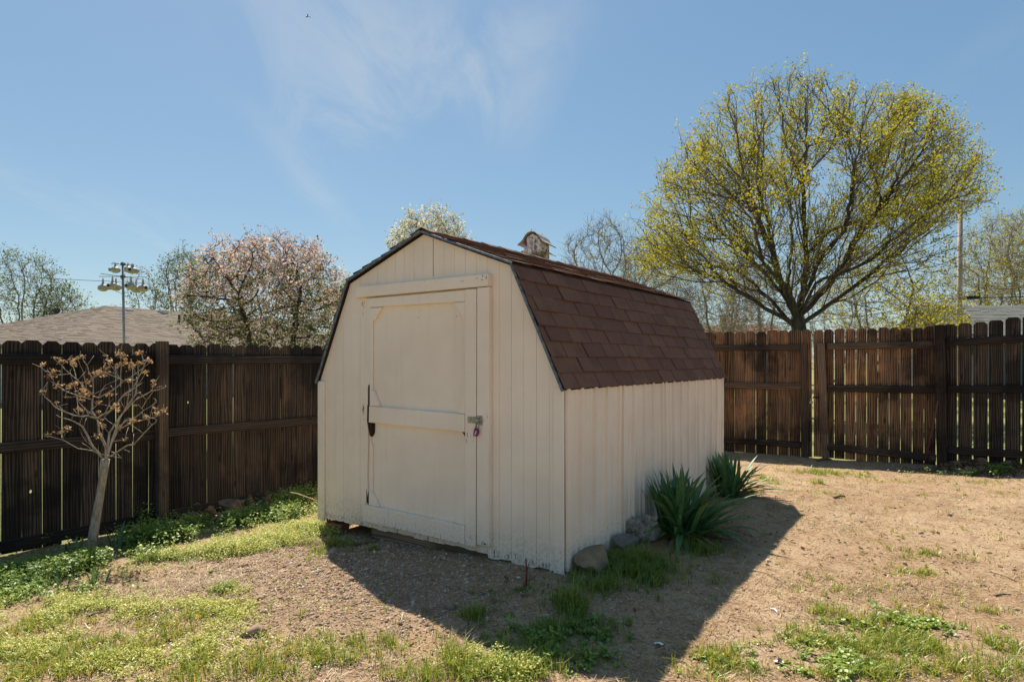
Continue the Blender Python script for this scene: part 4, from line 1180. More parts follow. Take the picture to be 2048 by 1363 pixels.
def tree(name, label, group, root, skeleton, attr, seed, D, dk, tip, e, barkT, barkB, twigs, leaves, mats, rsplit=0.03, cat='tree', mom=0.0, out_c=None, sprout=None):
    """twigs=(per node, length, radius, up, rmax); leaves = list of (mat, per twig, cluster spread, size, choose fn)"""
    rng = np.random.default_rng(seed)
    pos = []; par = []
    for line, attach in skeleton:
        prev = -1
        if attach is not None and pos:
            prev = int(np.argmin([np.linalg.norm(np.array(line[0]) - q) for q in pos]))
        pts = [np.array(p, float) for p in line]
        for k, p in enumerate(pts):
            if k == 0:
                if prev >= 0: 
                    last = prev; continue
                pos.append(p); par.append(-1); last = len(pos) - 1; continue
            a = pos[last]; m = max(1, int(np.linalg.norm(p - a) / D))
            for s in range(1, m + 1):
                q = a + (p - a) * s / m + (rng.normal(size=3) * D * .10 if s < m else 0)
                pos.append(q); par.append(last); last = len(pos) - 1
    if sprout: pos, par = sprout(rng, pos, par, D)
    else: pos, par = colonize(rng, attr, pos, par, D, D * 7, dk, 160, mom, out_c)
    rad = radii(par, tip, e)
    t = empty(name, root, 0, label, cat, group)
    I = Matrix.Identity(4)
    me = tree_mesh(pos, par, rad, rsplit, 9, 'trunk')
    if me: obj('trunk', me, barkT, t, I)
    me = tree_mesh(pos, par, rad, 0, rsplit, 'branches')
    if me: obj('branches', me, barkB, t, I)
    per, tl, tr, tup, trmax = twigs
    sel = np.where(rad < trmax)[0]
    sel = np.repeat(sel, per); rng.shuffle(sel)
    dirp = pos[sel] - pos[np.maximum(par[sel], 0)]; dirp /= np.maximum(np.linalg.norm(dirp, axis=1), 1e-6)[:, None]
    dirs = dirp * .7 + rand_unit(rng, len(sel)) * .8 + np.array([0, 0, tup]); dirs /= np.linalg.norm(dirs, axis=1)[:, None]
    ln = tl * rng.uniform(.5, 1.3, len(sel))
    tm, p1, p2 = twig_mesh(rng, pos[sel], dirs, ln, np.full(len(sel), tr) * rng.uniform(.7, 1.2, len(sel)), 'twigs')
    obj('twigs', tm, barkB, t, I)['kind'] = 'stuff'
    for (mat, frac, k, spread, size, choose, nm) in leaves:
        tips = np.concatenate([p2, p1[rng.random(len(p1)) < .5]])
        tips = tips[rng.random(len(tips)) < frac]
        if choose: tips = tips[choose(tips, rng)]
        cen = np.repeat(tips, k, 0) + rng.normal(size=(len(tips) * k, 3)) * spread
        rn = np.clip(np.repeat(rng.random(len(tips)), k) * .6 + rng.random(len(cen)) * .4, 0, 1)
        v, f, r = leaf_np(rng, cen, size * rng.uniform(.6, 1.3, len(cen)), 0.2, .7, rn)
        o = obj(nm, mesh_np(nm, v, f, r), mat, t, I); o['kind'] = 'stuff'
    return t

# the big maple, limbs laid out after the photograph with their own depth
MD = 18.0
def mp_(a, c, dy=0.0): return P(1180 + a / 2.35, 120 + c / 2.35, MD + dy)
base = P(1598, 676, MD); base.z = -.1
fork = mp_(975, 1215)
def limb(pts, dy): 
    n = len(pts); return [mp_(a, c, dy * (i / (n - 1)) ** 1.2) for i, (a, c) in enumerate(pts)]
sk = [([base, Vector((base.x + .02, base.y, 1.2)), fork], None)]
for pts, dy in (([(960, 1250), (850, 1180), (760, 1120), (640, 1050), (520, 990), (400, 960), (300, 900)], -1.0),
                ([(965, 1215), (900, 1050), (860, 900), (840, 760), (800, 640), (790, 420), (780, 260)], 0.8),
                ([(975, 1215), (1020, 950), (1010, 800), (1000, 600), (1020, 420), (1010, 250)], -1.2),
                ([(980, 1215), (1100, 1080), (1200, 960), (1260, 800), (1340, 650), (1400, 450), (1430, 320)], 1.4),
                ([(985, 1235), (1120, 1150), (1260, 1050), (1400, 930), (1560, 900), (1700, 830)], -0.8),
                ([(940, 1160), (820, 1000), (700, 880), (560, 760), (430, 650), (370, 560)], 2.0),
                ([(1010, 1000), (1030, 900), (1130, 800), (1300, 740), (1500, 720), (1700, 640)], 2.4),
                ([(995, 1150), (1100, 900), (1200, 800), (1230, 600), (1250, 450)], -2.8),
                ([(955, 1230), (780, 1060), (700, 990), (560, 960), (420, 980)], 2.8),
                ([(965, 1215), (930, 1050), (950, 850), (940, 650), (900, 500)], 3.6),
                ([(975, 1215), (940, 1080), (820, 960), (760, 760), (640, 600)], -3.6),
                ([(985, 1215), (1060, 1050), (1300, 950), (1480, 800), (1600, 700)], -3.2),
                ([(860, 900), (760, 700), (640, 480), (600, 300)], 1.5), ([(840, 760), (720, 520), (680, 300)], -1.5), ([(1000, 600), (920, 380), (890, 200)], .5), ([(1020, 500), (1120, 300), (1150, 180)], -.6),
                ([(1260, 800), (1420, 620), (1560, 430), (1600, 340)], -1.6), ([(1300, 740), (1450, 540), (1500, 330)], 1.4), ([(1400, 930), (1560, 760), (1740, 600), (1800, 500)], .8), ([(640, 1050), (480, 860), (330, 700), (270, 640)], .8), ([(560, 760), (460, 560), (430, 440)], -.8), ([(1230, 600), (1290, 380), (1310, 250)], .4)):
    sk.append((limb(pts, dy), 0))
rm = np.random.default_rng(4)
def maple_ok(p):
    # outline of the crown as seen from the yard
    k = MD / p[1]; x = p[0] * k - base.x; z = CZ + (p[2] - CZ) * k
    if z < 2.5: return False
    wl = np.interp(z, [2.5, 3.2, 4.2, 5.0, 5.6, 6.75, 8.2, 9.0, 9.4, 9.7], [2.6, 3.6, 4.5, 4.6, 4.4, 3.8, 2.8, 2.1, 1.1, 0])
    wr = np.interp(z, [2.5, 3.2, 4.2, 5.0, 6.2, 7.2, 8.2, 8.9, 9.4, 9.7], [2.6, 3.6, 4.7, 5.1, 5.4, 4.9, 4.2, 3.2, 1.6, 0])
    lob = .86 + .26 * float(vnoise(np.array([math.atan2(x, z - 3.0) * 3.2 + 7]), np.array([p[1] * .35]), 13)[0])
    return -wl * lob < x < wr * lob and (z < 3.0 + 6.6 * (lob + .04))
def maple_sprout(rng, pos, par, D):
    """Side branches in three orders off the laid-out limbs, each running outwards and up to the crown's edge."""
    pos = [np.array(p, float) for p in pos]; par = list(par); heart = np.array([base.x, MD, 1.6])
    def dir_of(i):
        d = pos[i] - pos[par[i]]; return d / max(np.linalg.norm(d), 1e-6)
    def run(i, d, length, order):
        last = i; n = max(2, int(length / D)); made = []
        for k in range(n):
            o = pos[last] - heart; o /= np.linalg.norm(o)
            d = d + o * .08 + np.array([0, 0, .015]) + rng.normal(size=3) * .085; d /= np.linalg.norm(d)
            q = pos[last] + d * D
            if not maple_ok(q): break
            pos.append(q); par.append(last); last = len(pos) - 1; made.append(last)
        if order >= 3: return
        rate, lf = ((.5, .6), (.44, .56), (.36, .55))[order]
        for t, m in enumerate(made):
            if rng.random() < rate:
                side(m, max(.35, (length - t * D) * lf * rng.uniform(.6, 1.25)), order + 1)
    def side(i, length, order):
        d = dir_of(i); r = rng.normal(size=3); r -= d * (r @ d); r /= np.linalg.norm(r)
        o = pos[i] - heart; o /= np.linalg.norm(o)
        a = rng.uniform(.45, 1.0); v = d * math.cos(a) + r * math.sin(a) + o * .15
        run(i, v / np.linalg.norm(v), length, order)
    limbs = [i for i in range(len(pos)) if par[i] >= 0 and pos[i][2] > 2.7]
    for i in limbs:
        h = np.linalg.norm(pos[i] - heart)
        if rng.random() < .55: side(i, rng.uniform(1.1, 2.9) * np.clip(1.6 - h / 9.0, .55, 1.15), 1)
    has = set(par)
    for i in [k for k in limbs if k not in has]:
        for _ in range(4): run(i, dir_of(i) + rng.normal(size=3) * .32, rng.uniform(1.0, 2.2), 1)
    return np.array(pos), np.array(par)
cA = np.zeros((1, 3))
def maple_leafy(p, r):
    q = (p - np.array([base.x + .2, MD, 3.0])) / np.array([5.6, 4.9, 6.4])
    patch = np.clip((vnoise(p[:, 0] * 1.1 + p[:, 1] * .6, p[:, 2] * 1.1 - p[:, 1] * .5, 23) - .12) * 3.2, .40, 1)
    return r.random(len(p)) < np.clip((np.linalg.norm(q, axis=1) - .22) / .40, .25, 1) * patch
tree('maple_tree', 'large spreading maple with young yellow-green leaves behind the gate', None, (base.x, base.y, -.1), sk, cA, 21, .20, .24, .0066, 2.22,
     MT['bark_dark'], MT['bark_twig'], (1, .40, .0055, .30, .016), [(MT['maple_leaf'], .82, 10, .070, .060, maple_leafy, 'foliage')], None, .035, 'tree', 0.0, None, maple_sprout)

def mk_simple(name, label, group, px, d, top_py, half_w, seed, n, D, dk, barkT, barkB, tw, lv, stems=1, crown_lo=1.2, tip=.006, e=2.2, lean=0.0, rsplit=.03, shell=.4, cat='tree', ry=None):
    x = (px - 1024) / FP * d; z0 = -.15; zt = CZ - (top_py - HY) / FP * d
    rng = np.random.default_rng(seed); skl = []
    cz = (crown_lo + zt) / 2; rz = (zt - crown_lo) / 2
    skl.append(([(x, d, z0), (x + lean * .3, d, z0 + (crown_lo - z0) * .6), (x + lean * .6, d, crown_lo + rz * .25)], None))
    for s in range(stems - 1):
        a = rng.uniform(0, 6.28); hh = rng.uniform(.2, .8) * crown_lo
        skl.append(([(x + lean * .2, d, max(.1, hh)), (x + math.cos(a) * half_w * .3, d + math.sin(a) * half_w * .3, crown_lo + rz * .2), (x + math.cos(a) * half_w * .5, d + math.sin(a) * half_w * .5, cz + rz * .1)], 0))
    A = crown_points(rng, n, (x + lean, d, cz), (half_w, ry or half_w, rz), shell, -1.0, None, half_w * .3)
    return tree(name, label, group, (x, d, z0), skl, A, seed, D, dk, tip, e, barkT, barkB, tw, lv, None, rsplit, cat)

def lower(z0, z1):
    return lambda p, r: r.random(len(p)) < np.clip((z1 - p[:, 2]) / (z1 - z0), 0.06, 1)
def upper(z0, z1):
    return lambda p, r: r.random(len(p)) < np.clip((p[:, 2] - z0) / (z1 - z0), 0.12, 1)
mk_simple('crabapple_tree', 'crabapple tree full of pale pink blossom behind the left fence', None, 548, 13.0, 470, 1.72, 31, 1900, .12, .15, MT['bark_dark'], MT['bark_dark'],
          (3, .24, .0045, .15, .014), [(MT['crab_bloom'], .62, 6, .045, .052, upper(1.2, 3.2), 'blossom'), (MT['crab_leaf'], .48, 5, .05, .055, lower(1.6, 4.2), 'foliage')], 4, 1.25, .0055, 2.2, -.12, .022, .5)
mk_simple('pear_tree', 'cream flowering pear tree showing above the shed ridge', None, 862, 25.0, 418, 1.75, 32, 1100, .22, .25, MT['bark_grey'], MT['bark_twig'],
          (3, .35, .007, .6, .02), [(MT['pear_bloom'], .72, 6, .08, .10, None, 'blossom')], 5, 3.0, .007, 2.2, 0, .03, .5)
mk_simple('pear_tree', 'small cream blossoming tree peeking past the shed eave', None, 700, 22.0, 555, 1.2, 33, 380, .22, .26, MT['bark_grey'], MT['bark_twig'],
          (3, .3, .006, .6, .02), [(MT['pear_bloom'], .7, 5, .07, .09, None, 'blossom')], 3, 1.5, .006, 2.2, 0, .03, .5)
BT = 'thinly leafed trees beyond the left fence'
LT = (3, .7, .010, .6, .03)
mk_simple('budding_tree', 'leafing tree at the far left edge beside the house roof', BT, 40, 40.0, 505, 2.8, 41, 900, .38, .44, MT['bark_grey'], MT['bark_grey'],
          LT, [(MT['spring_leaf'], .5, 4, .10, .12, None, 'foliage')], 6, 2.0, .010, 2.2, 0)
mk_simple('budding_tree', 'low leafing tree overlapping the left end of the roof', BT, 118, 41.0, 572, 1.8, 42, 480, .34, .4, MT['bark_grey'], MT['bark_grey'],
          LT, [(MT['spring_leaf'], .55, 4, .10, .12, None, 'foliage')], 5, 2.0, .010, 2.2, .2)
mk_simple('budding_tree', 'upright leafing tree rising behind the taupe roof', BT, 362, 47.0, 497, 1.75, 43, 700, .32, .36, MT['bark_grey'], MT['bark_grey'],
          (3, .6, .010, .8, .03), [(MT['spring_leaf'], .45, 4, .10, .13, None, 'foliage')], 5, 3.8, .010, 2.2, 0)
mk_simple('budding_tree', 'sparse leafing tree behind the gourd rack', BT, 288, 46.0, 540, 1.6, 44, 340, .36, .42, MT['bark_grey'], MT['bark_grey'],
          (2, .6, .010, .6, .03), [(MT['spring_leaf'], .5, 4, .11, .14, None, 'foliage')], 4, 3.2, .010, 2.2, 0)
# trees beyond the right-hand fence
GB = 'bare trees far beyond the right fence'
BW = (4, .75, .011, .35, .04)
for px, d, top, hw, seed, st, lab in ((1205, 38, 432, 2.6, 51, 6, 'pale bare tree rising just right of the birdhouse'),
                                      (1310, 42, 470, 2.6, 52, 5, 'pale bare tree behind the left side of the maple'),
                                      (1440, 40, 500, 2.6, 53, 5, 'bare tree standing behind the rust brown roof'),
                                      (1525, 36, 520, 2.2, 54, 5, 'leaning bare tree just left of the maple trunk'),
                                      (1985, 40, 430, 2.5, 56, 6, 'tall bare tree right of the utility pole'),
                                      (2075, 36, 405, 2.4, 57, 6, 'bare tree at the far right edge of the view')):
    lv = [(MT['maple_leaf'], (.75 if px == 1310 else .10), 4, .1, .09, None, 'foliage')] if px < 1900 else [(MT['maple_leaf'], .65, 4, .1, .09, None, 'foliage')]
    mk_simple('bare_tree', lab, GB, px, d, top, hw, seed, 800, .33, .38, MT['bark_grey'], MT['bark_pale'], BW, lv, st, 2.2, .011, 2.15, 0, .05, .35)
mk_simple('budding_tree', 'yellow-green leafing tree behind the maple, beside the grey roof', 'leafing trees beyond the right fence', 1760, 27.0, 480, 2.6, 58, 900, .28, .32, MT['bark_dark'], MT['bark_grey'],
          (3, .5, .008, .4, .025), [(MT['maple_leaf'], .42, 4, .08, .10, None, 'foliage')], 5, 1.6, .008, 2.2, 0)
mk_simple('budding_tree', 'low yellow-green tree right of the maple and in front of the pole', 'leafing trees beyond the right fence', 1850, 21.0, 565, 1.3, 59, 420, .22, .26, MT['bark_dark'], MT['bark_grey'],
          (3, .4, .006, .3, .02), [(MT['maple_leaf'], .5, 4, .07, .085, None, 'foliage')], 4, 1.3, .006, 2.2, 0)
# bare brush below the maple limbs
rb = np.random.default_rng(77)
for k, (px, d, top, hw) in enumerate(((1335, 24, 560, 1.3), (1415, 22, 575, 1.3), (1490, 24, 585, 1.1), (1660, 25, 560, 1.5))):
    mk_simple('brush', ['bare brush just above the far end of the shed roof', 'bare brush left of the chimney', 'bare brush between the chimney and the maple trunk', 'bare brush right of the maple trunk'][k], 'bare brush behind the right fence', px, d, top, hw, 80 + k, 420, .22, .26, MT['bark_pale'], MT['bark_pale'],
              (3, .5, .006, .2, .03), [(MT['spring_leaf'], .08, 3, .06, .06, None, 'foliage')], 7, .8, .006, 2.1, 0, .03, .3, 'brush')

# ------------------------------------------------------------------ gourd rack, birdhouse, pole, wires, aeroplane
GD = 17.0
rx = (246 - 1024) / FP * GD
rack = empty('gourd_rack', (rx + .06, GD, -.15), 0, 'metal pole with two tiers of arms for gourd birdhouses', 'birdhouse rack')
ptop = P(245.6, 524, GD); pbot = Vector((rx + .06, GD, -.15))
obj('pole', tube_me('pole', [pbot, ptop], .032, 10), MT['rack_metal'], rack, Matrix.Identity(4))
for py, span in ((528, .30), (553, .62)):
    c = P(245.8, py, GD)
    obj('hub', tube_me('hub', [c - Vector((0, 0, .03)), c + Vector((0, 0, .03))], .065, 10), MT['vent_dark'], rack, Matrix.Identity(4))
    for a in (0.08, 1.2, 2.2):
        dv = Vector((math.cos(a), math.sin(a), 0)) * span
        obj('arm', tube_me('arm', [c - dv, c + dv], .009, 6), MT['rack_metal'], rack, Matrix.Identity(4))
def gourd_me(squash):
    if squash:   # wide, low body with the tail on top
        prof = [(.01, -.125), (.07, -.115), (.115, -.08), (.13, -.03), (.115, .02), (.075, .06), (.04, .085), (.028, .13), (.022, .19), (.008, .20)]
    else:
        prof = [(.01, -.115), (.075, -.105), (.125, -.065), (.135, -.015), (.12, .03), (.07, .065), (.035, .09), (.026, .14), (.018, .22), (.006, .24)]
    V, F = lathe_data(prof, 18); return mesh_py('body', V, F, True)
GM = [gourd_me(True), gourd_me(False)]
for m in GM: m.materials.append(MT['gourd'])
gl = [(231, 538, -.25, 0, True, -.9, 'gourd birdhouse lying sideways on the upper tier, left of the pole'),
      (256, 537, .3, 0, True, 2.2, 'plain gourd birdhouse on the upper tier touching the pole'),
      (265, 539.5, -.2, 0, True, .35, 'gourd birdhouse with round hole on the upper tier, right end'),
      (206, 574, .1, 1, False, 2.6, 'gourd birdhouse hanging alone at the left end of the rack'),
      (225, 571, -.3, 1, False, .15, 'gourd birdhouse with round hole facing us on the lower left'),
      (232, 573, .3, 1, False, 2.4, 'gourd birdhouse half hidden on the lower tier left of the pole'),
      (262, 571, -.3, 1, False, .0, 'dark gourd birdhouse with round hole just right of the pole'),
      (272, 577, .35, 1, False, 2.0, 'gourd birdhouse squeezed between two others on the lower right'),
      (286, 575, .1, 1, False, 1.2, 'gourd birdhouse at the right end of the lower tier')]
for px, py, dy, kind, squash, yaw, lab in gl:
    c = P(px, py, GD + dy)
    sx = 1.3 if squash else 1.0
    ge = empty('gourd_birdhouse', c, yaw, lab, 'birdhouse', 'gourd birdhouses on the rack')
    child('body', GM[kind], None, ge, Matrix.Diagonal((sx, .95, .82 if squash else 1, 1)))
    Vh, Fh = tube_data([(-.03, -.10, -.01), (-.035, -.150, -.012)], .052, 12)
    rg = child('entrance', mesh_py('entrance', Vh, Fh), MT['gourd'], ge)
    Vh, Fh = tube_data([(-.035, -.149, -.012), (-.036, -.154, -.012)], .038, 12)
    child('hole', mesh_py('hole', Vh, Fh), MT['black'], rg)
    arm_z = P(246, 528 if squash else 553, GD).z
    top = c.z + (.16 if squash else .235)
    if arm_z > top: child('hanger', tube_me('hanger', [(0, 0, top - c.z - .01), (0, 0, arm_z - c.z)], .004, 5), MT['rack_metal'], ge)

# bell-roofed martin house on its pole behind the shed
BD = 12.2
bc = P(1074, 528, BD); yb = -0.42
bh_ = empty('birdhouse', (bc.x, bc.y, gz(bc.x, bc.y)), yb, 'peeling purple and white birdhouse with bell roof above the shed ridge', 'birdhouse')
def bw(px_w): return px_w / FP * BD
zb0 = bc.z - gz(bc.x, bc.y)
Lb = Matrix.Translation((0, 0, zb0))
hw, ht, dp_ = .165, .34, .24
bodyp = [(-hw, -.14), (hw, -.14), (hw, ht * 1.18), (hw * .6, ht * 1.45), (0, ht * 1.62), (-hw * .6, ht * 1.45), (-hw, ht * 1.18)]
child('body', prism_xz('body', bodyp, -dp_, dp_, .004), MT['martin'], bh_, Lb)
def bell(t):  # half width at height fraction
    return None
rp = [(x * .86, .585 - (.572 - z) * .72) for x, z in [(-.335, .245), (-.26, .305), (-.20, .38), (-.15, .475), (-.085, .545), (0, .572), (.085, .545), (.15, .475), (.20, .38), (.26, .305), (.335, .245)]]
V = []; F = []
for x, z in rp:
    for y in (-dp_ - .06, dp_ + .06): V.append((x, y, z)); V.append((x * .97, y, z - .014))
for i in range(len(rp) - 1):
    a = i * 4; c = a + 4
    F += [(a, c, c + 2, a + 2), (a + 1, a + 3, c + 3, c + 1), (a, a + 1, c + 1, c), (a + 2, c + 2, c + 3, a + 3)]
child('roof', mesh_py('roof', V, F), MT['martin_roof'], bh_, Lb)
for z, w in ((.17, .29), (-.02, .28)):
    for s in (-1, 1):
        Vp = [(s * hw * .98, -dp_, z + .05), (s * w, -dp_ - .02, z - .01), (s * w, -dp_ - .02, z + .015), (s * w * .93, -dp_ - .02, z + .03), (s * hw * .98, -dp_, z + .085)]
        V = Vp + [(x, -y, q) for x, y, q in Vp]; n = 5
        F = [tuple(range(5)), tuple(range(9, 4, -1))] + [(i, (i + 1) % 5, (i + 1) % 5 + 5, i + 5) for i in range(5)]
        child('ledge', mesh_py('ledge', V, F), MT['martin'], bh_, Lb)
for z in (.27, .08):
    for y in (-.12, .08):
        Vh, Fh = tube_data([(hw - .002, y, z), (hw + .004, y, z)], .026, 10)
        child('entrance_hole', mesh_py('entrance_hole', Vh, Fh), MT['black'], bh_, Lb)
Vh, Fh = tube_data([(0, -dp_ + .001, .46), (0, -dp_ - .004, .46)], .014, 8); child('entrance_hole', mesh_py('entrance_hole', Vh, Fh), MT['black'], bh_, Lb)
for y, s in ((-dp_ - .03, .085), (dp_ + .03, .06)):
    parts = [tube_data([(0, y, .565), (0, y, .63)], .005, 6), tube_data([(-s, y, .625), (s, y, .628)], .004, 5)]
    child('finial', merge_me('finial', parts), MT['rack_metal'], bh_, Lb)
child('pole', tube_me('pole', [(0, 0, 0), (0, 0, zb0 - .141)], .045, 10), MT['pole_wood'], bh_)

# utility pole, cables
UD = 28.0
ub = P(1920, 700, UD)
up = empty('utility_pole', (ub.x, UD, -.15), 0, 'weathered wooden utility pole right of the maple', 'utility pole')
child('post', tube_me('post', [(0, 0, 0), (-.02, 0, 4), (.02, 0, 8.6)], [.115, .105, .09], 12), MT['pole_wood'], up)
child('bracket', box_me('bracket', -.14, .14, -.14, -.10, 4.32, 4.40), MT['vent_dark'], up)
def cable(label, pts, r=.018, sag=0.0):
    a = [Vector(p) for p in pts]; fine = []
    for p, q in zip(a[:-1], a[1:]):
        for k in range(10):
            t = k / 10; v = p.lerp(q, t); v.z -= sag * 4 * t * (1 - t); fine.append(v)
    fine.append(a[-1])
    return tag(obj('overhead_cable', tube_me('overhead_cable', fine, r, 6), MT['wire']), label, 'cable')
cz0 = P(1920, 594, UD)
cable('black overhead cable sloping left from the utility pole', [cz0, P(1640, 640, 33), P(1400, 668, 40)], .022, .15)
cable('black overhead cable running right from the utility pole', [cz0, P(2110, 590, 27)], .022, .05)
cable('thin upper cable crossing behind the maple crown', [P(1500, 560, 36), P(1920, 570, UD), P(2110, 566, 26)], .012, .2)
cable('thin faint cable above the left house roof', [P(-60, 541, 40), P(215, 562, 40), P(420, 566, 44)], .016, .1)
cl = P(1946, 593.5, UD - .2)
tag(obj('splice_case', tube_me('splice_case', [cl + Vector((-.30, 0, 0)), cl + Vector((-.24, 0, 0)), cl + Vector((-.23, 0, -.02)), cl + Vector((.23, 0, -.02)), cl + Vector((.24, 0, 0)), cl + Vector((.30, 0, 0))], [.03, .04, .085, .085, .04, .03], 10), MT['black']), 'black cable splice case hanging beside the utility pole', 'cable box')
# distant aeroplane
pc = P(616, 33, 1250); al_ = empty('airplane', pc, 0, 'tiny dark airplane high in the sky above the shed', 'airplane')
Rp = Matrix.Rotation(math.radians(20), 4, 'Y') @ Matrix.Rotation(math.radians(-25), 4, 'X')
child('fuselage', tube_me('fuselage', [(-5.5, 0, 0), (-4, 0, 0), (0, 0, .1), (4.5, 0, 0), (6, 0, -.1)], [.15, .5, .7, .6, .1], 8), MT['airframe'], al_, Rp)
child('wing', prism_xz('wing', [(-2.2, .0), (-3.8, 6.0), (-2.6, 6.0), (.6, 0), (-1.6, -5), (-2.6, -5)], -.1, .1), MT['airframe'], al_, Rp)
child('tailplane', prism_xz('tailplane', [(-5.4, 0), (-6.2, 2.2), (-5.4, 2.2), (-4.4, 0)], -.08, .08), MT['airframe'], al_, Rp)

# ------------------------------------------------------------------ sapling by the left fence
SD = 5.16
def sq_(a, c, dy=0.0): return P(60 + a / 5.679, 700 + c / 5.679, SD + dy)
sb = ground_at(183, 1103)
srn = random.Random(12)
sap = empty('sapling', (sb[0], sb[1], gz(*sb)), 0, 'bare leaning sapling with dried tan seed heads at the left fence', 'tree')
I4 = Matrix.Identity(4)
troot = Vector((sb[0], sb[1], gz(*sb) - .03))
tp = [troot, P(186, 1075, SD), P(192, 1035, SD), P(201, 985, SD), P(207, 945, SD), sq_(855, 1235)]
obj('trunk', tube_me('trunk', tp, [.052, .037, .034, .029, .030, .033], 12), MT['bark_sap'], sap, I4)
BR = [
 ([(850, 1260), (700, 1080), (600, 880), (560, 840), (470, 800), (385, 765)], .016, -.12), ([(865, 1240), (855, 1100), (800, 960), (775, 860), (765, 770)], .021, .05),
 ([(765, 790), (700, 690), (705, 590), (720, 500), (705, 320), (640, 170), (600, 80)], .012, .10), ([(765, 775), (660, 745), (560, 755), (420, 710), (280, 640), (170, 520), (130, 480)], .011, -.2),
 ([(880, 1200), (900, 950), (960, 850), (1080, 680), (1200, 560), (1380, 470), (1550, 420)], .014, .2), ([(880, 1225), (1060, 1110), (1180, 1060), (1290, 950), (1380, 850), (1450, 790)], .011, -.25),
 ([(875, 1215), (940, 1000), (1020, 760), (1100, 640), (1200, 500), (1220, 340), (1290, 180), (1280, 60)], .013, .05), ([(765, 775), (850, 720), (960, 640), (1060, 520), (1180, 420), (1230, 300), (1225, 160)], .012, -.18),
 ([(800, 1180), (720, 1150), (540, 1120), (430, 1050), (370, 1010), (220, 980), (170, 975)], .008, -.15), ([(715, 500), (540, 340), (440, 260), (350, 170), (270, 90)], .009, -.05),
 ([(450, 270), (330, 290), (260, 260), (180, 240), (120, 190)], .005, .08), ([(700, 560), (500, 500), (380, 460), (290, 390), (190, 330)], .007, .15),
 ([(720, 520), (780, 540), (950, 440), (1080, 350), (1200, 270), (1370, 140)], .009, -.25), ([(780, 530), (850, 400), (1000, 335)], .005, .1),
 ([(890, 1190), (1000, 900), (1090, 800), (1180, 780), (1300, 680), (1440, 590)], .010, .3), ([(1000, 900), (1180, 820), (1300, 790), (1440, 750), (1520, 700)], .007, -.1),
 ([(705, 320), (830, 240), (960, 250), (1050, 350)], .006, .05), ([(1050, 360), (980, 250), (900, 130), (870, 70)], .006, .1), ([(640, 420), (600, 240), (540, 90)], .005, -.1),
 ([(670, 730), (590, 620), (520, 520), (405, 540)], .007, .1), ([(1270, 660), (1330, 560), (1400, 470), (1430, 420), (1400, 360)], .005, .0), ([(1030, 420), (1035, 150), (1020, 40)], .006, .15),
 ([(1340, 860), (1400, 640), (1430, 560)], .004, .1), ([(530, 340), (500, 220), (470, 140)], .006, .12), ([(560, 750), (540, 640), (500, 400)], .005, .2), ([(370, 1010), (420, 915)], .004, 0), ([(700, 1080), (640, 1040), (600, 960)], .004, .2),
 ([(1100, 640), (1130, 480), (1120, 360)], .006, -.05), ([(1060, 520), (1190, 430), (1310, 265)], .006, .12), ([(840, 1040), (760, 995)], .004, -.1), ([(900, 1040), (1080, 1020)], .004, .15), ([(930, 1150), (1040, 1220)], .005, -.15), ([(1060, 1110), (1140, 1160)], .004, 0),
 ([(850, 720), (900, 620), (900, 520)], .007, -.3), ([(720, 480), (600, 500), (590, 460)], .005, -.3), ([(960, 850), (880, 800), (845, 760)], .004, .1), ([(820, 1000), (830, 900), (815, 800)], .004, -.2)]
tips = []
for pts, r, dy in BR:
    n = len(pts); ln = [sq_(a + srn.uniform(-4, 4), c + srn.uniform(-4, 4), dy * (i / (n - 1)) ** .9 + srn.uniform(-.012, .012)) for i, (a, c) in enumerate(pts)]
    fine = [ln[0]]
    for p, q2 in zip(ln[:-1], ln[1:]):
        for k in (1, 2):
            fine.append(p.lerp(q2, k / 2) + Vector((srn.gauss(0, .003), srn.gauss(0, .003), srn.gauss(0, .003))))
    m = len(fine)
    obj('branch', tube_me('branch', fine, [r * (1 - .68 * i / (m - 1)) * .66 for i in range(m)], 7), MT['bark_sap'], sap, I4)
    for k in range(2, m, 2):
        for _ in range(1):
            if srn.random() < .7: tips.append((fine[k], dy))
tw = []
for p, dy in tips:
    d = Vector((srn.gauss(0, .6), srn.gauss(0, .6), srn.uniform(.1, 1))).normalized(); L = srn.uniform(.03, .15)
    tw.append(tube_data([p, p + d * L * .5 + Vector((srn.gauss(0, .006), 0, 0)), p + d * L], [.0028, .0024, .0018], 4))
o = obj('twigs', merge_me('twigs', tw, True), MT['bark_sap'], sap, I4); o['kind'] = 'stuff'
CL = [(290, 95), (360, 135), (470, 140), (500, 180), (610, 80), (540, 95), (870, 70), (890, 150), (1010, 60), (1070, 70), (1085, 115), (1090, 160), (1000, 185), (860, 220), (790, 245), (740, 275), (1150, 170), (1140, 210), (1215, 50), (1270, 35), (1355, 130), (1230, 150), (1270, 160), (280, 250), (200, 290), (235, 320), (150, 480), (470, 405), (500, 400), (440, 430), (650, 380), (320, 430), (415, 540), (305, 605), (590, 460), (600, 490), (660, 520), (560, 545), (595, 580), (560, 680), (845, 290), (1120, 360), (1310, 265), (1400, 360), (1405, 410), (900, 520), (780, 715), (995, 700), (970, 655), (780, 605), (1190, 635), (1430, 680), (1430, 740), (1510, 700), (1310, 770), (1170, 815), (810, 795), (820, 870), (1020, 895), (420, 915), (350, 950), (195, 965), (760, 990), (1080, 1020), (145, 175)]
allpts = []
for pts, r, dy in BR:
    n = len(pts)
    for i, (a, c) in enumerate(pts): allpts.append((a, c, dy * (i / (n - 1)) ** .9))
rs_ = np.random.default_rng(6)
SEED = []
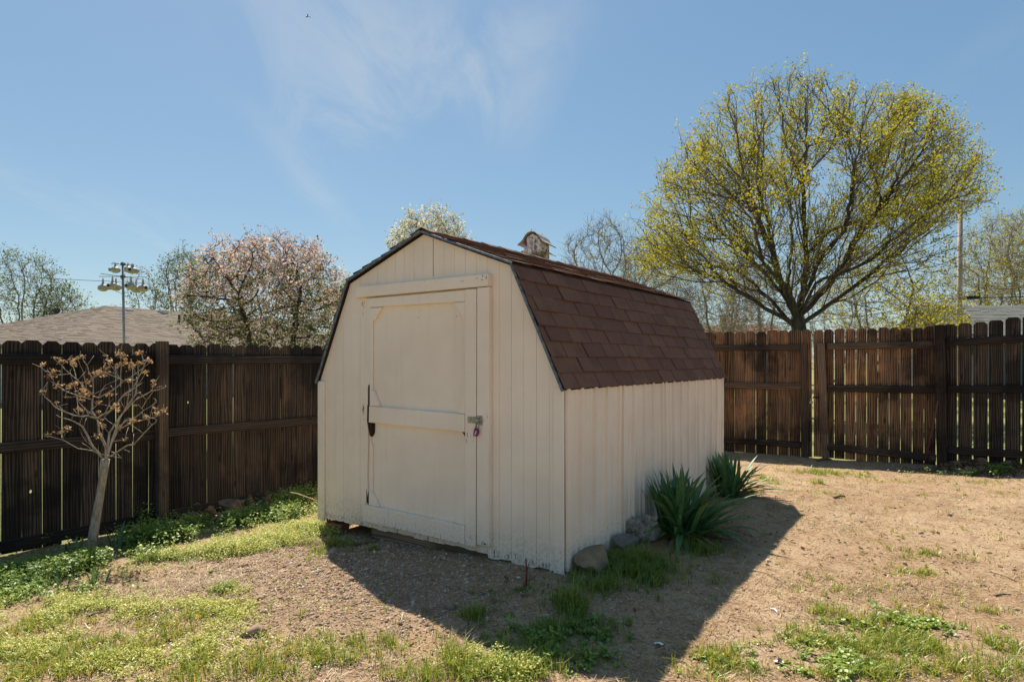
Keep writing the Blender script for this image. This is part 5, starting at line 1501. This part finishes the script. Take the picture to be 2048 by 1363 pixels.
for k in range(6):
    n = 26; cen = rs_.normal(size=(n, 3)) * np.array([.016, .016, .011]); cen[:, 2] += .01
    v, f, r = leaf_np(rs_, cen, .020 * rs_.uniform(.6, 1.3, n), .1, .75)
    m = mesh_np('seed_head', v, f, r); m.materials.append(MT['seedpod']); SEED.append(m)
for a, c in CL:
    near = min(allpts, key=lambda q: (q[0] - a) ** 2 + (q[1] - c) ** 2)
    s = srn.uniform(.6, 1.15)
    obj('seed_head', srn.choice(SEED), None, sap, Matrix.Translation(sq_(a, c, near[2])) @ Matrix.Rotation(srn.uniform(0, 6.28), 4, 'Z') @ Matrix.Scale(s, 4))

# ------------------------------------------------------------------ strap-leaved clumps by the shed wall
def strap_me(L, w, bend, seed):
    r = random.Random(seed); n = 8; V = []; F = []; x = z = 0.0; ang = r.uniform(.02, .12)
    tw_ = r.uniform(-.3, .3)
    for i in range(n + 1):
        t = i / n; ww = w * (0.55 + .45 * min(1, t * 4)) * (1 - max(0, (t - .62) / .38) ** 1.7 * .94)
        f = .22 * ww; tt = tw_ * t
        V += [(x - f * math.sin(ang), -ww / 2 * math.cos(tt), z + f * math.cos(ang) + ww / 2 * math.sin(tt)), (x, 0, z), (x - f * math.sin(ang), ww / 2 * math.cos(tt), z + f * math.cos(ang) - ww / 2 * math.sin(tt))]
        x += math.sin(ang) * L / n; z += math.cos(ang) * L / n; ang += bend / n * (0.4 + 1.2 * t)
    for i in range(n):
        a = i * 3; F += [(a, a + 1, a + 4, a + 3), (a + 1, a + 2, a + 5, a + 4)]
    m = mesh_py('leaf', V, F, True); m.materials.append(MT['strap']); return m
STRAPS = [strap_me(.50 + .02 * (k % 4), .036 + .003 * (k % 3), b_, k) for k, b_ in enumerate((.2, .4, .62, .85, 1.1, 1.4, .3, .7))]
DRY = []
for k in range(3):
    m = strap_me(.38, .024, .9 + .4 * k, 70 + k); m.materials.clear(); m.materials.append(MT['drystalk']); DRY.append(m)
wall_n = Vector((EX[0], EX[1], 0))
def clump(label, x, y, n, scale, seed):
    r = random.Random(seed); z = gz(x, y)
    e = empty('strap_leaf_plant', (x, y, z), 0, label, 'plant', 'strap leaved plants along the shed wall')
    dist = float(np.dot(np.array([x, y]) - SHED_FR, EX))
    for k in range(n):
        a = r.uniform(0, 6.28); tilt = r.uniform(.05, 1.15); d = Vector((math.cos(a), math.sin(a), 0))
        toward = -d.dot(wall_n)
        s = scale * r.uniform(.75, 1.12); me = r.choice(STRAPS)
        if toward > .15:
            tilt *= .35; me = r.choice((STRAPS[0], STRAPS[1], STRAPS[6])); s *= .9
        if k % 9 == 0 and toward < .1: me = r.choice(DRY); tilt = r.uniform(1.05, 1.35)
        bx = x + r.gauss(0, .045) + d.x * .03; by = y + r.gauss(0, .045) + d.y * .03
        dd = float(np.dot(np.array([bx, by]) - SHED_FR, EX))
        if dd < .07: bx += wall_n.x * (.08 - dd); by += wall_n.y * (.08 - dd)
        obj('leaf', me, None, e, Matrix.Translation((bx, by, z - .02)) @ Matrix.Rotation(a, 4, 'Z') @ Matrix.Rotation(tilt, 4, 'Y') @ Matrix.Scale(s, 4))
clump('larger near clump of dark green strap leaves by the shed wall', 1.315, 4.96, 165, 1.10, 4)
clump('smaller far clump of dark strap leaves at the shed back corner', 2.15, 6.3, 90, .95, 9)

# iris shoots and other small single plants on the left
def shoots(label, px, py, n, h, seed, group='young iris shoots by the left fence'):
    g = ground_at(px, py); r = random.Random(seed); z = gz(*g)
    e = empty('iris_shoot', (g[0], g[1], z), 0, label, 'plant', group)
    for k in range(n):
        a = r.uniform(0, 6.28); s = h * r.uniform(.6, 1.1) / .5
        m = r.choice(IRIS); obj('leaf', m, None, e, Matrix.Translation((g[0] + r.gauss(0, .03), g[1] + r.gauss(0, .03), z - .01)) @ Matrix.Rotation(a, 4, 'Z') @ Matrix.Rotation(r.uniform(0, .35), 4, 'Y') @ Matrix.Scale(s, 4))
IRIS = []
for k in range(4):
    m = strap_me(.5, .055, .2 + .15 * k, 50 + k); m.materials.clear(); m.materials.append(MT['iris']); IRIS.append(m)
shoots('iris shoots just right of the sapling base', 238, 1098, 11, .24, 1)
shoots('iris shoots left of the sapling base', 150, 1122, 9, .20, 2)
shoots('short sunlit iris shoots below the sapling', 128, 1178, 5, .15, 3)
shoots('yellowing iris shoots in front of the sapling', 186, 1172, 8, .17, 4)
shoots('tiny iris shoot near the left picture edge', 30, 1185, 4, .11, 5)

# ------------------------------------------------------------------ rocks, rod stalks, litter
def rock_me(name, sx, sy, sz, seed, rough=.25, facets=3, sharp=True):
    r = np.random.default_rng(seed); bm = bmesh.new()
    bmesh.ops.create_icosphere(bm, subdivisions=facets, radius=1)
    dirs = rand_unit(r, 11); offs = r.uniform(.36, .74, 11)
    for v in bm.verts:
        p = np.array(v.co)
        if sharp:
            for d, o in zip(dirs, offs):
                k = p @ d
                if k > o: p = p - d * (k - o)
        n = float(fbm(np.array([p[0] * 2.3 + p[2] * .9 + seed]), np.array([p[1] * 2.3 + p[2] * 1.7]), seed, 4)[0]) - .5
        p = p * (1 + rough * n)
        v.co = Vector((p[0] * sx / 2, p[1] * sy / 2, p[2] * sz / 2))
    me = bpy.data.meshes.new(name); bm.to_mesh(me); bm.free(); return me
def put_rock(label, px, py, w, dpt, h, mat, seed, rz=0.0, group=None, rough=.25, facets=3, push=0.0, sharp=True, name='rock', nm_tilt=0.0, sink=.22):
    g = ground_at(px, py) + EX * push
    o = obj(name, rock_me(name, w, dpt, h, seed, rough, facets, sharp), mat, None, Matrix.Translation((g[0], g[1], gz(*g) + h * (.5 - sink))) @ Matrix.Rotation(rz, 4, 'Z') @ Matrix.Rotation(nm_tilt, 4, 'Y'))
    return tag(o, label, 'rock', group)
put_rock('large angular brown rock at the front corner of the shed', 1178, 1140, .36, .30, .22, MT["rock_brown"], 3, .4, 'rocks along the shed wall', .10, 4, .02, True, 'rock', -.2)
put_rock('flat grey stone between the brown rock and the pitted rock', 1234, 1095, .34, .24, .13, MT['rock_grey'], 5, .9, 'rocks along the shed wall', .25, 3, .04)
put_rock('pale pitted limestone rock left of the strap leaf plant', 1258, 1076, .17, .16, .21, MT['rock_pale'], 7, .2, 'rocks along the shed wall', 1.1, 4, .06, False)
put_rock('pale pitted limestone lump leaning on its neighbour', 1285, 1076, .17, .16, .22, MT['rock_pale'], 8, 1.2, 'rocks along the shed wall', 1.2, 4, .05, False, 'rock', .5)
put_rock('dark rock tucked behind the pitted limestone by the wall', 1306, 1058, .13, .13, .14, MT['rock_dark'], 9, .2, 'rocks along the shed wall', .3, 3, .04)
rub = [(386, 1046, .19, .10, 'first red-brown rubble stone right of the fence post'), (415, 1040, .14, .12, 'pointed red-brown rubble stone, second from the fence post'), (440, 1044, .11, .07, 'small low rubble stone in front of the larger ones'),
       (458, 1033, .22, .15, 'largest red-brown rubble stone under the bottom rail'), (482, 1024, .12, .12, 'rubble stone just right of the largest one'), (500, 1020, .16, .14, 'dark red-brown rubble stone behind the dry stalks'),
       (532, 1008, .20, .07, 'flat rubble stone nearest the shed'), (522, 1030, .10, .08, 'small rubble stone standing apart in the weeds')]
for k, (px, py, w, h, lab) in enumerate(rub):
    put_rock(lab, px, py, w * 1.35, w * 1.0, h * 2.0, MT['rubble'], 30 + k, k * .9, 'rubble stones at the foot of the left fence', .35, 3)
rub2 = [(1915, 930, .16, .10, 'brown stone on the dirt bank by the corner post'), (1962, 928, .20, .11, 'larger brown stone on the dirt bank at the right'), (2015, 930, .18, .10, 'brown stone at the right end of the dirt bank')]
for k, (px, py, w, h, lab) in enumerate(rub2):
    put_rock(lab, px, py, w, w * .8, h, MT['rubble'], 50 + k, k, 'stones on the dirt bank', .35, 3)
# concrete collar seen under the gate pickets
put_rock('white pebble lying in the right foreground grass', 1560, 1328, .035, .03, .05, MT['rock_pale'], 61, .3, None, .2, 2)
def stalk(label, px, py, pts, r, mat, cat, name='plant_stalk'):
    g = ground_at(px, py); b0 = Vector((g[0], g[1], gz(*g) - .01)); parts = []
    for line, rr_ in pts: parts.append(tube_data([b0 + Vector(p) for p in line], [rr_ * (1 - .4 * i / max(1, len(line) - 1)) for i in range(len(line))], 6))
    return tag(obj(name, merge_me(name, parts, True), mat), label, cat)
stalk('dead red-brown stem standing on the gravel near the shed corner', 1052, 1172, [([(0, 0, 0), (.004, 0, .08), (0, .01, .18)], .008), ([(.012, 0, 0), (.02, 0, .05)], .006), ([(-.01, -.02, 0), (-.015, -.03, .045)], .005), ([(.0, .0, .10), (.018, 0, .15)], .005)], 0, MT['redstem'], 'plant')
stalk('dark dry weed stalks at the left front corner of the shed', 664, 1065, [([(0, 0, 0), (-.02, 0, .12), (-.03, .01, .20)], .012), ([(.01, 0, 0), (.03, 0, .1), (.045, 0, .19)], .012), ([(.035, 0, .14), (.05, 0, .20), (.056, 0, .24)], .016), ([(-.025, 0, .15), (-.05, 0, .20), (-.052, 0, .26)], .013), ([(-.03, 0, .1), (-.10, 0, .25), (-.08, 0, .36)], .009), ([(-.10, 0, .25), (-.14, 0, .33)], .007), ([(-.09, 0, .3), (-.05, 0, .38)], .007)], 0, MT['weedstalk'], 'weed')
g0_ = P(556, 980, 6.6); g1_ = P(640, 1003, 5.7)
tag(obj('dry_stalk', tube_me('dry_stalk', [g1_ + Vector((.02, -.02, -.12)), g1_, g0_.lerp(g1_, .5) + Vector((0, 0, .02)), g0_], .006, 6), MT['drystalk']), 'single tan dry stalk leaning towards the left fence', 'stalk')
def stick(label, px0, py0, px1, py1, r, mat, name='stick', cat='stick'):
    a = ground_at(px0, py0); c = ground_at(px1, py1); m = (a + c) / 2
    pts = [Vector((q[0], q[1], gz(*q) + r * .8 + e)) for q, e in ((a, 0), (m + np.array([.01, .012]), .006), (c, 0))]
    tag(obj(name, tube_me(name, pts, [r, r * .9, r * .6], 6), mat), label, cat)
stick('thick dead stick lying on the shaded gravel before the door', 700, 1092, 755, 1085, .013, MT['weedstalk'])
stick('thin dry stem lying across the edge of the shed shadow', 1508, 1140, 1550, 1155, .004, MT['drystalk'])
stick('white scrap of plastic on the sunlit dirt', 1541, 1218, 1556, 1228, .006, MT['paper'], 'litter_strip', 'litter')
stick('dark twig lying on the dirt at the right', 1990, 1192, 2022, 1190, .006, MT['weedstalk'])
stick('pale dry stem on the dirt at the right edge', 1980, 1142, 2035, 1164, .004, MT['drystalk'])
stick('short brown stick in the middle of the yard', 1667, 997, 1690, 993, .012, MT['weedstalk'])
stick('dark twig on the straw at the left', 170, 1235, 210, 1225, .006, MT['weedstalk'])
stick('weathered board end lying before the gate', 1634, 922, 1662, 920, .02, MT['weedstalk'], 'board_end', 'wood scrap')
for px, py, lab in ((1318, 1290, 'white paper scrap in the shed shadow at the bottom'), (1558, 1326, 'white wrapper in the grass at lower right')):
    g = ground_at(px, py); r = random.Random(px)
    V = [(-.022, -.01, 0), (0, -.014, .006), (.024, -.004, .002), (-.018, .012, .004), (.002, .014, .010), (.02, .012, .0)]
    tag(obj('paper_scrap', mesh_py('paper_scrap', V, [(0, 1, 4, 3), (1, 2, 5, 4)]), MT['paper'], None, Matrix.Translation((g[0], g[1], gz(*g) + .008)) @ Matrix.Rotation(r.uniform(0, 3), 4, 'Z')), lab, 'litter')

# ------------------------------------------------------------------ grass, weeds, straw, gravel
def vis(x, y, m=0.0):
    return inside_yard(x, y, .02) & ~in_shed(x, y, .0 + m) & (np.abs(x) / np.maximum(y, .1) < .98) & (y > 2.05)
def scatter_patch(rng, px, py, n, rx_, ry_):
    g = ground_at(px, py)
    p = g + rng.standard_t(4, size=(n, 2)) * np.array([rx_, ry_]) * .55
    return p[vis(p[:, 0], p[:, 1], .01)]
def blades(rng, pts, h, w, lean=.5, rnd0=0.0, rnd1=1.0):
    n = len(pts); z = G(pts[:, 0], pts[:, 1]); b0 = np.c_[pts, z - .004]
    a = rng.uniform(0, 2 * np.pi, n); H = h * rng.uniform(.45, 1.25, n); W = w * rng.uniform(.7, 1.3, n)
    out_ = np.c_[np.cos(a), np.sin(a), np.zeros(n)]; sd = np.c_[-np.sin(a), np.cos(a), np.zeros(n)]
    l = (rng.random(n) * lean)[:, None] * H[:, None]; up_ = np.array([0, 0, 1.0]) * H[:, None]
    m = b0 + out_ * l * .35 + up_ * .55; t = b0 + out_ * l * 1.1 + up_ * (1 - .25 * (l / H[:, None]))
    V = np.stack([b0 - sd * W[:, None] / 2, b0 + sd * W[:, None] / 2, m + sd * W[:, None] * .4, m - sd * W[:, None] * .4, t], 1).reshape(-1, 3)
    i = np.arange(n)[:, None] * 5
    F = np.concatenate([i + np.array([[0, 1, 2]]), i + np.array([[0, 2, 3]]), i + np.array([[3, 2, 4]])])
    return V, F, np.repeat(rng.uniform(rnd0, rnd1, n), 5)
gr = np.random.default_rng(101)
# (px, py, count, rx, ry, height, darkness lo, hi)
GP = [(680, 1092, 260, .14, .12, .09, .1, .7), (745, 1098, 60, .05, .05, .06, .1, .7), (652, 1105, 120, .14, .1, .06, .3, .9), (952, 1232, 130, .05, .05, .085, .1, .7), (885, 1325, 900, .20, .13, .10, .3, .95), (800, 1325, 600, .18, .12, .09, .3, .95), (1000, 1340, 700, .22, .10, .085, .3, .95),
      (730, 1295, 260, .18, .12, .07, .3, .95), (690, 1330, 320, .18, .10, .08, .3, .95), (1060, 1300, 380, .16, .10, .07, .1, .8), (1100, 1262, 300, .12, .09, .08, .1, .7), (1142, 1215, 420, .08, .09, .12, .1, .7), (1195, 1170, 420, .16, .16, .09, .1, .6),
      (1255, 1125, 1100, .22, .20, .11, .05, .6), (1300, 1150, 900, .22, .16, .09, .05, .6), (1390, 1105, 360, .12, .14, .10, .1, .6), (1340, 1075, 360, .12, .10, .10, .1, .6), (1205, 1250, 300, .16, .12, .05, .1, .6), (1010, 1190, 60, .1, .1, .05, .1, .6), (1050, 1180, 50, .05, .05, .05, .1, .6),
      (1640, 945, 420, .22, .16, .08, .4, .95), (1640, 965, 130, .12, .08, .08, .3, .95), (1700, 950, 420, .45, .18, .05, .4, 1), (1790, 960, 260, .45, .16, .04, .4, 1), (1660, 985, 200, .45, .15, .04, .4, 1), (1970, 965, 200, .4, .15, .04, .4, 1), (2010, 985, 220, .3, .2, .05, .4, 1), (1530, 960, 120, .1, .2, .08, .4, .95), (1500, 985, 100, .08, .1, .10, .5, 1),
      (1680, 1180, 420, .22, .12, .05, .4, 1), (1640, 1200, 160, .14, .1, .05, .4, 1), (1705, 1230, 800, .20, .14, .07, .35, .95), (1650, 1300, 1200, .26, .16, .06, .35, .95), (1770, 1345, 300, .2, .12, .07, .35, .95), (1810, 1290, 620, .2, .12, .065, .35, .95), (1880, 1275, 420, .2, .1, .05, .4, 1), (1845, 1112, 420, .26, .12, .05, .4, 1), (1830, 1145, 320, .2, .08, .05, .4, 1),
      (1920, 1220, 240, .2, .1, .05, .4, 1), (1995, 1300, 520, .24, .12, .07, .35, .95), (2025, 1345, 420, .2, .1, .08, .35, .95), (1436, 1313, 200, .1, .06, .06, .4, 1), (1480, 1352, 300, .2, .08, .06, .4, 1), (1560, 1350, 420, .25, .08, .06, .4, 1), (1940, 1340, 260, .2, .1, .06, .4, 1), (1580, 1180, 100, .15, .1, .04, .4, 1), (1560, 1220, 60, .1, .1, .04, .4, 1), (1705, 1010, 150, .6, .25, .035, .4, 1), (1900, 1060, 200, .7, .3, .035, .4, 1),
      (60, 1250, 750, .45, .25, .07, .3, 1), (180, 1300, 950, .5, .25, .065, .3, 1), (330, 1250, 450, .3, .2, .055, .35, 1), (420, 1225, 450, .22, .14, .055, .4, 1), (100, 1345, 850, .5, .2, .07, .3, 1), (320, 1335, 850, .4, .2, .065, .3, 1), (480, 1325, 750, .35, .18, .07, .3, 1), (590, 1335, 500, .25, .14, .075, .3, 1), (560, 1290, 210, .22, .14, .055, .3, 1), (390, 1180, 130, .3, .12, .05, .4, 1), (330, 1105, 150, .5, .1, .06, .3, .9), (560, 1075, 210, .3, .12, .07, .3, .9)]
parts = []
for px, py, n, rx_, ry_, h, r0, r1 in GP:
    p = scatter_patch(gr, px, py, int(n * 1.9), rx_, ry_)
    if len(p): p = p[gr.random(len(p)) < np.clip((fbm(p[:, 0] * 4, p[:, 1] * 4, 91, 3) - .33) * 4.5, .05, 1)]
    # tufts: pull blades towards a few centres
    if len(p) > 20:
        k = max(3, len(p) // 22); c = p[gr.integers(0, len(p), k)]
        q = c[gr.integers(0, k, len(p))] + gr.normal(size=(len(p), 2)) * .012
        m = gr.random(len(p)) < .55; p = np.where(m[:, None], q, p); p = p[vis(p[:, 0], p[:, 1], .01)]
    if len(p): parts.append(blades(gr, p, h * .9, .0042, 1.25, r0, r1))
# thin tufts all over the yard
c = np.c_[gr.uniform(-4, 7, 3200), gr.uniform(2.1, 9, 3200)]; c = c[gr.random(3200) < np.clip(fbm(c[:, 0] * .9, c[:, 1] * .9, 66, 3) * 3 - 1.0, .08, 1)]; c = c[vis(c[:, 0], c[:, 1], .05)]
p = np.repeat(c, 7, 0) + gr.normal(size=(len(c) * 7, 2)) * .022; p = p[vis(p[:, 0], p[:, 1], .03)]
parts.append(blades(gr, p, .035, .0036, 1.0, .3, 1.0))
v, f, r = cat_leaf(parts)
tag(obj('grass', mesh_np('grass', v, f, r), MT['grass']), 'thin tufts of green grass across the dirt yard', 'grass', None, 'stuff')

# leafy weeds: many small leaves up short stems
def weeds(rng, lst, size):
    out_ = []
    for px, py, n, rx_, ry_, h, r0, r1 in lst:
        p = scatter_patch(rng, px, py, int(n * 1.6), rx_, ry_)
        if len(p): p = p[rng.random(len(p)) < np.clip((fbm(p[:, 0] * 5, p[:, 1] * 5, 77, 3) - .36) * 4.5, .04, 1)]
        if not len(p): continue
        k = 15; hh = h * rng.uniform(.35, 1.15, len(p))
        t = rng.random((len(p), k)) ** .7
        base_ = np.repeat(np.c_[p, G(p[:, 0], p[:, 1])], k, 0); th = (t * hh[:, None]).ravel()
        cen = base_ + np.c_[rng.normal(size=(len(base_), 2)) * (.012 + .10 * h), th]
        rn = np.clip(r0 + (r1 - r0) * (np.repeat(rng.random(len(p)), k) * .5 + t.ravel() * .5), 0, 1)
        out_.append(leaf_np(rng, cen, size * rng.uniform(.6, 1.3, len(cen)), .9, .8, rn))
    return cat_leaf(out_)
WD = [(70, 1155, 300, .30, .22, .13, 0, .8), (180, 1135, 330, .32, .2, .13, 0, .8), (310, 1085, 240, .30, .16, .16, 0, .8), (300, 1055, 110, .15, .1, .24, 0, .8), (380, 1068, 260, .32, .16, .15, 0, .8), (470, 1050, 280, .36, .16, .14, 0, .8), (550, 1035, 280, .30, .18, .15, 0, .8), (600, 1010, 240, .26, .2, .20, 0, .85), (630, 985, 160, .16, .2, .26, .1, .9),
      (30, 1185, 200, .3, .2, .08, .1, .8), (715, 1052, 260, .24, .08, .07, 0, .5), (680, 1062, 150, .14, .08, .10, 0, .5), (765, 1052, 120, .12, .05, .07, 0, .5), (1080, 1275, 70, .16, .1, .04, 0, .5), (1170, 1265, 70, .16, .12, .045, 0, .5), (1185, 1290, 50, .14, .1, .04, 0, .5), (1120, 1310, 150, .16, .1, .06, .2, .8), (1230, 1140, 120, .12, .1, .05, 0, .5), (1170, 1320, 90, .1, .1, .05, 0, .6), (1385, 1080, 60, .1, .08, .06, 0, .5),
      (1990, 945, 110, .4, .08, .09, 0, .7), (1400 + 10, 1315, 20, .05, .05, .02, .2, .8), (1650, 1330, 200, .22, .1, .03, .3, .9), (1790, 1250, 120, .2, .08, .03, .3, .9)]
v, f, r = weeds(gr, WD, .022)
tag(obj('weeds', mesh_np('weeds', v, f, r), MT['weed']), 'leafy green weeds crowding the foot of the left fence', 'weeds', None, 'stuff')
WP = [(450, 1105, 495, .30, .12, .09, .1, 1), (530, 1088, 495, .30, .12, .10, .1, 1), (600, 1065, 450, .26, .14, .11, .1, 1), (630, 1040, 345, .16, .14, .20, .2, 1), (225, 1150, 390, .20, .14, .11, 0, .9), (290, 1140, 240, .16, .1, .09, 0, .9), (330, 1118, 225, .22, .1, .07, .1, .9), (645, 1070, 180, .1, .14, .08, .1, 1), (100, 1225, 396, .35, .18, .06, .1, 1), (40, 1215, 198, .25, .2, .07, .1, .9), (200, 1225, 247, .3, .14, .05, .2, 1), (420, 1215, 462, .24, .14, .045, .3, 1), (370, 1255, 346, .3, .14, .04, .3, 1), (200, 1290, 577, .45, .2, .035, .3, 1), (60, 1310, 462, .4, .2, .04, .3, 1), (330, 1310, 495, .4, .18, .035, .3, 1), (1010, 1325, 132, .14, .1, .05, .2, 1), (1050, 1340, 165, .14, .08, .06, .2, 1), (450, 1180, 49, .06, .05, .05, 0, .5), (1640, 1290, 99, .2, .1, .03, .1, .8)]
v, f, r = weeds(gr, WP, .0118)
tag(obj('clover', mesh_np('clover', v, f, r), MT['weed_pale']), 'pale sunlit low weeds spreading over the left foreground', 'weeds', None, 'stuff')

# dry straw lying about
n = 190000
p = np.c_[gr.uniform(-4.6, 7.2, n), 2.05 + 7.4 * gr.random(n) ** 1.5]
den = np.clip(fbm(p[:, 0] * 1.1, p[:, 1] * 1.1, 40, 3) * 2.6 - .62, .2, 1)
lx = (p[:, 0] - SHED_C[0]) * EX[0] + (p[:, 1] - SHED_C[1]) * EX[1]; ly = (p[:, 0] - SHED_C[0]) * EY[0] + (p[:, 1] - SHED_C[1]) * EY[1]
grv = np.clip(1.3 - np.hypot((lx + .15) / 1.35, (ly + .75) / 1.0), 0, 1)
den *= 1 - .75 * grv
p = p[(gr.random(n) < den) & vis(p[:, 0], p[:, 1], .02)]
ex_ = [scatter_patch(gr, px, py, k, a, c) for px, py, k, a, c in ((330, 1180, 1600, .4, .16), (420, 1160, 1400, .35, .14), (250, 1215, 900, .3, .14), (520, 1120, 700, .3, .14), (1330, 1090, 700, .3, .2), (1430, 1080, 900, .3, .3), (1720, 1180, 800, .6, .2), (1850, 1180, 800, .5, .2), (270, 1095, 500, .3, .12), (200, 1090, 400, .15, .12), (560, 1012, 300, .2, .1))]
p = np.concatenate([p] + ex_); n = len(p)
a = gr.uniform(0, np.pi * 2, n); L = gr.uniform(.015, .065, n) * (1 + (gr.random(n) < .06) * 1.5); W = gr.uniform(.0014, .0038, n)
d = np.c_[np.cos(a), np.sin(a), gr.normal(size=n) * .16]; s = np.c_[-np.sin(a), np.cos(a), np.zeros(n)]
z = G(p[:, 0], p[:, 1]) + gr.uniform(.002, .010, n); c = np.c_[p, z]
bend = s * (gr.normal(size=n) * .12 * L)[:, None]
V = np.stack([c - d * L[:, None] / 2 - s * W[:, None] / 2, c - d * L[:, None] / 2 + s * W[:, None] / 2, c + bend + s * W[:, None] / 2, c + bend - s * W[:, None] / 2, c + d * L[:, None] / 2 + s * W[:, None] / 3, c + d * L[:, None] / 2 - s * W[:, None] / 3], 1).reshape(-1, 3)
i = np.arange(n)[:, None] * 6
F = np.concatenate([i + np.array([[0, 1, 2, 3]]), i + np.array([[3, 2, 4, 5]])])
tag(obj('straw', mesh_np('straw', V, F, np.repeat(gr.random(n), 6)), MT['straw']), 'dry straw and dead grass strewn over the dirt', 'straw', None, 'stuff')
# dead leaves on the bank and by the fences
lp_ = np.concatenate([scatter_patch(gr, px, py, k, a, c) for px, py, k, a, c in ((1930, 935, 500, .4, .12), (2010, 935, 600, .4, .15), (1880, 935, 200, .3, .1), (520, 1015, 220, .35, .12), (420, 1050, 120, .4, .1), (200, 1160, 150, .4, .2), (1380, 1070, 120, .3, .2), (1000, 1200, 60, .8, .4), (1700, 1100, 160, 1.2, .8))])
cen = np.c_[lp_, G(lp_[:, 0], lp_[:, 1]) + gr.uniform(.004, .03, len(lp_))]
v, f, r = leaf_np(gr, cen, .035 * gr.uniform(.5, 1.4, len(cen)), 1.2, .7)
tag(obj('dead_leaves', mesh_np('dead_leaves', v, f, r), MT['litter']), 'brown dead leaves along the fences', 'leaves', None, 'stuff')
# gravel: deformed octahedra
n1_ = 20000
u = gr.normal(size=(n1_, 2)) * np.array([.85, .62]); q = np.array([SHED_C[0], SHED_C[1]]) + u[:, :1] * EX + (u[:, 1:] - .62) * EY
n2_ = 14000
q2 = np.c_[gr.uniform(-3.5, 7, n2_), 2.05 + 7 * gr.random(n2_) ** 1.4]
p = np.concatenate([q, q2]); p = p[vis(p[:, 0], p[:, 1], .0)]; n = len(p)
sz = .0062 * np.exp(gr.normal(size=n) * .42); sz[gr.random(n) < .012] *= 2.3
O = np.array([(1, 0, 0), (0, 1, 0), (-1, 0, 0), (0, -1, 0), (0, 0, .7), (0, 0, -.7)], float)
OF = np.array([(0, 1, 4), (1, 2, 4), (2, 3, 4), (3, 0, 4), (1, 0, 5), (2, 1, 5), (3, 2, 5), (0, 3, 5)])
a = gr.uniform(0, 6.28, n); ca_, sa_ = np.cos(a), np.sin(a)
Oj = O[None] * gr.uniform(.55, 1.35, (n, 6, 1)) + gr.normal(size=(n, 6, 3)) * .16
Vx = Oj[..., 0] * ca_[:, None] - Oj[..., 1] * sa_[:, None]; Vy = (Oj[..., 0] * sa_[:, None] + Oj[..., 1] * ca_[:, None]) * gr.uniform(.6, 1, n)[:, None]
V = np.stack([Vx, Vy, Oj[..., 2]], -1) * sz[:, None, None] + np.c_[p, G(p[:, 0], p[:, 1]) + sz * .08][:, None]
F = (np.arange(n)[:, None, None] * 6 + OF[None]).reshape(-1, 3)
tag(obj('gravel', mesh_np('gravel', V.reshape(-1, 3), F, np.repeat(gr.random(n), 6)), MT['gravel']), 'loose pale gravel in front of the shed door', 'gravel', None, 'stuff')
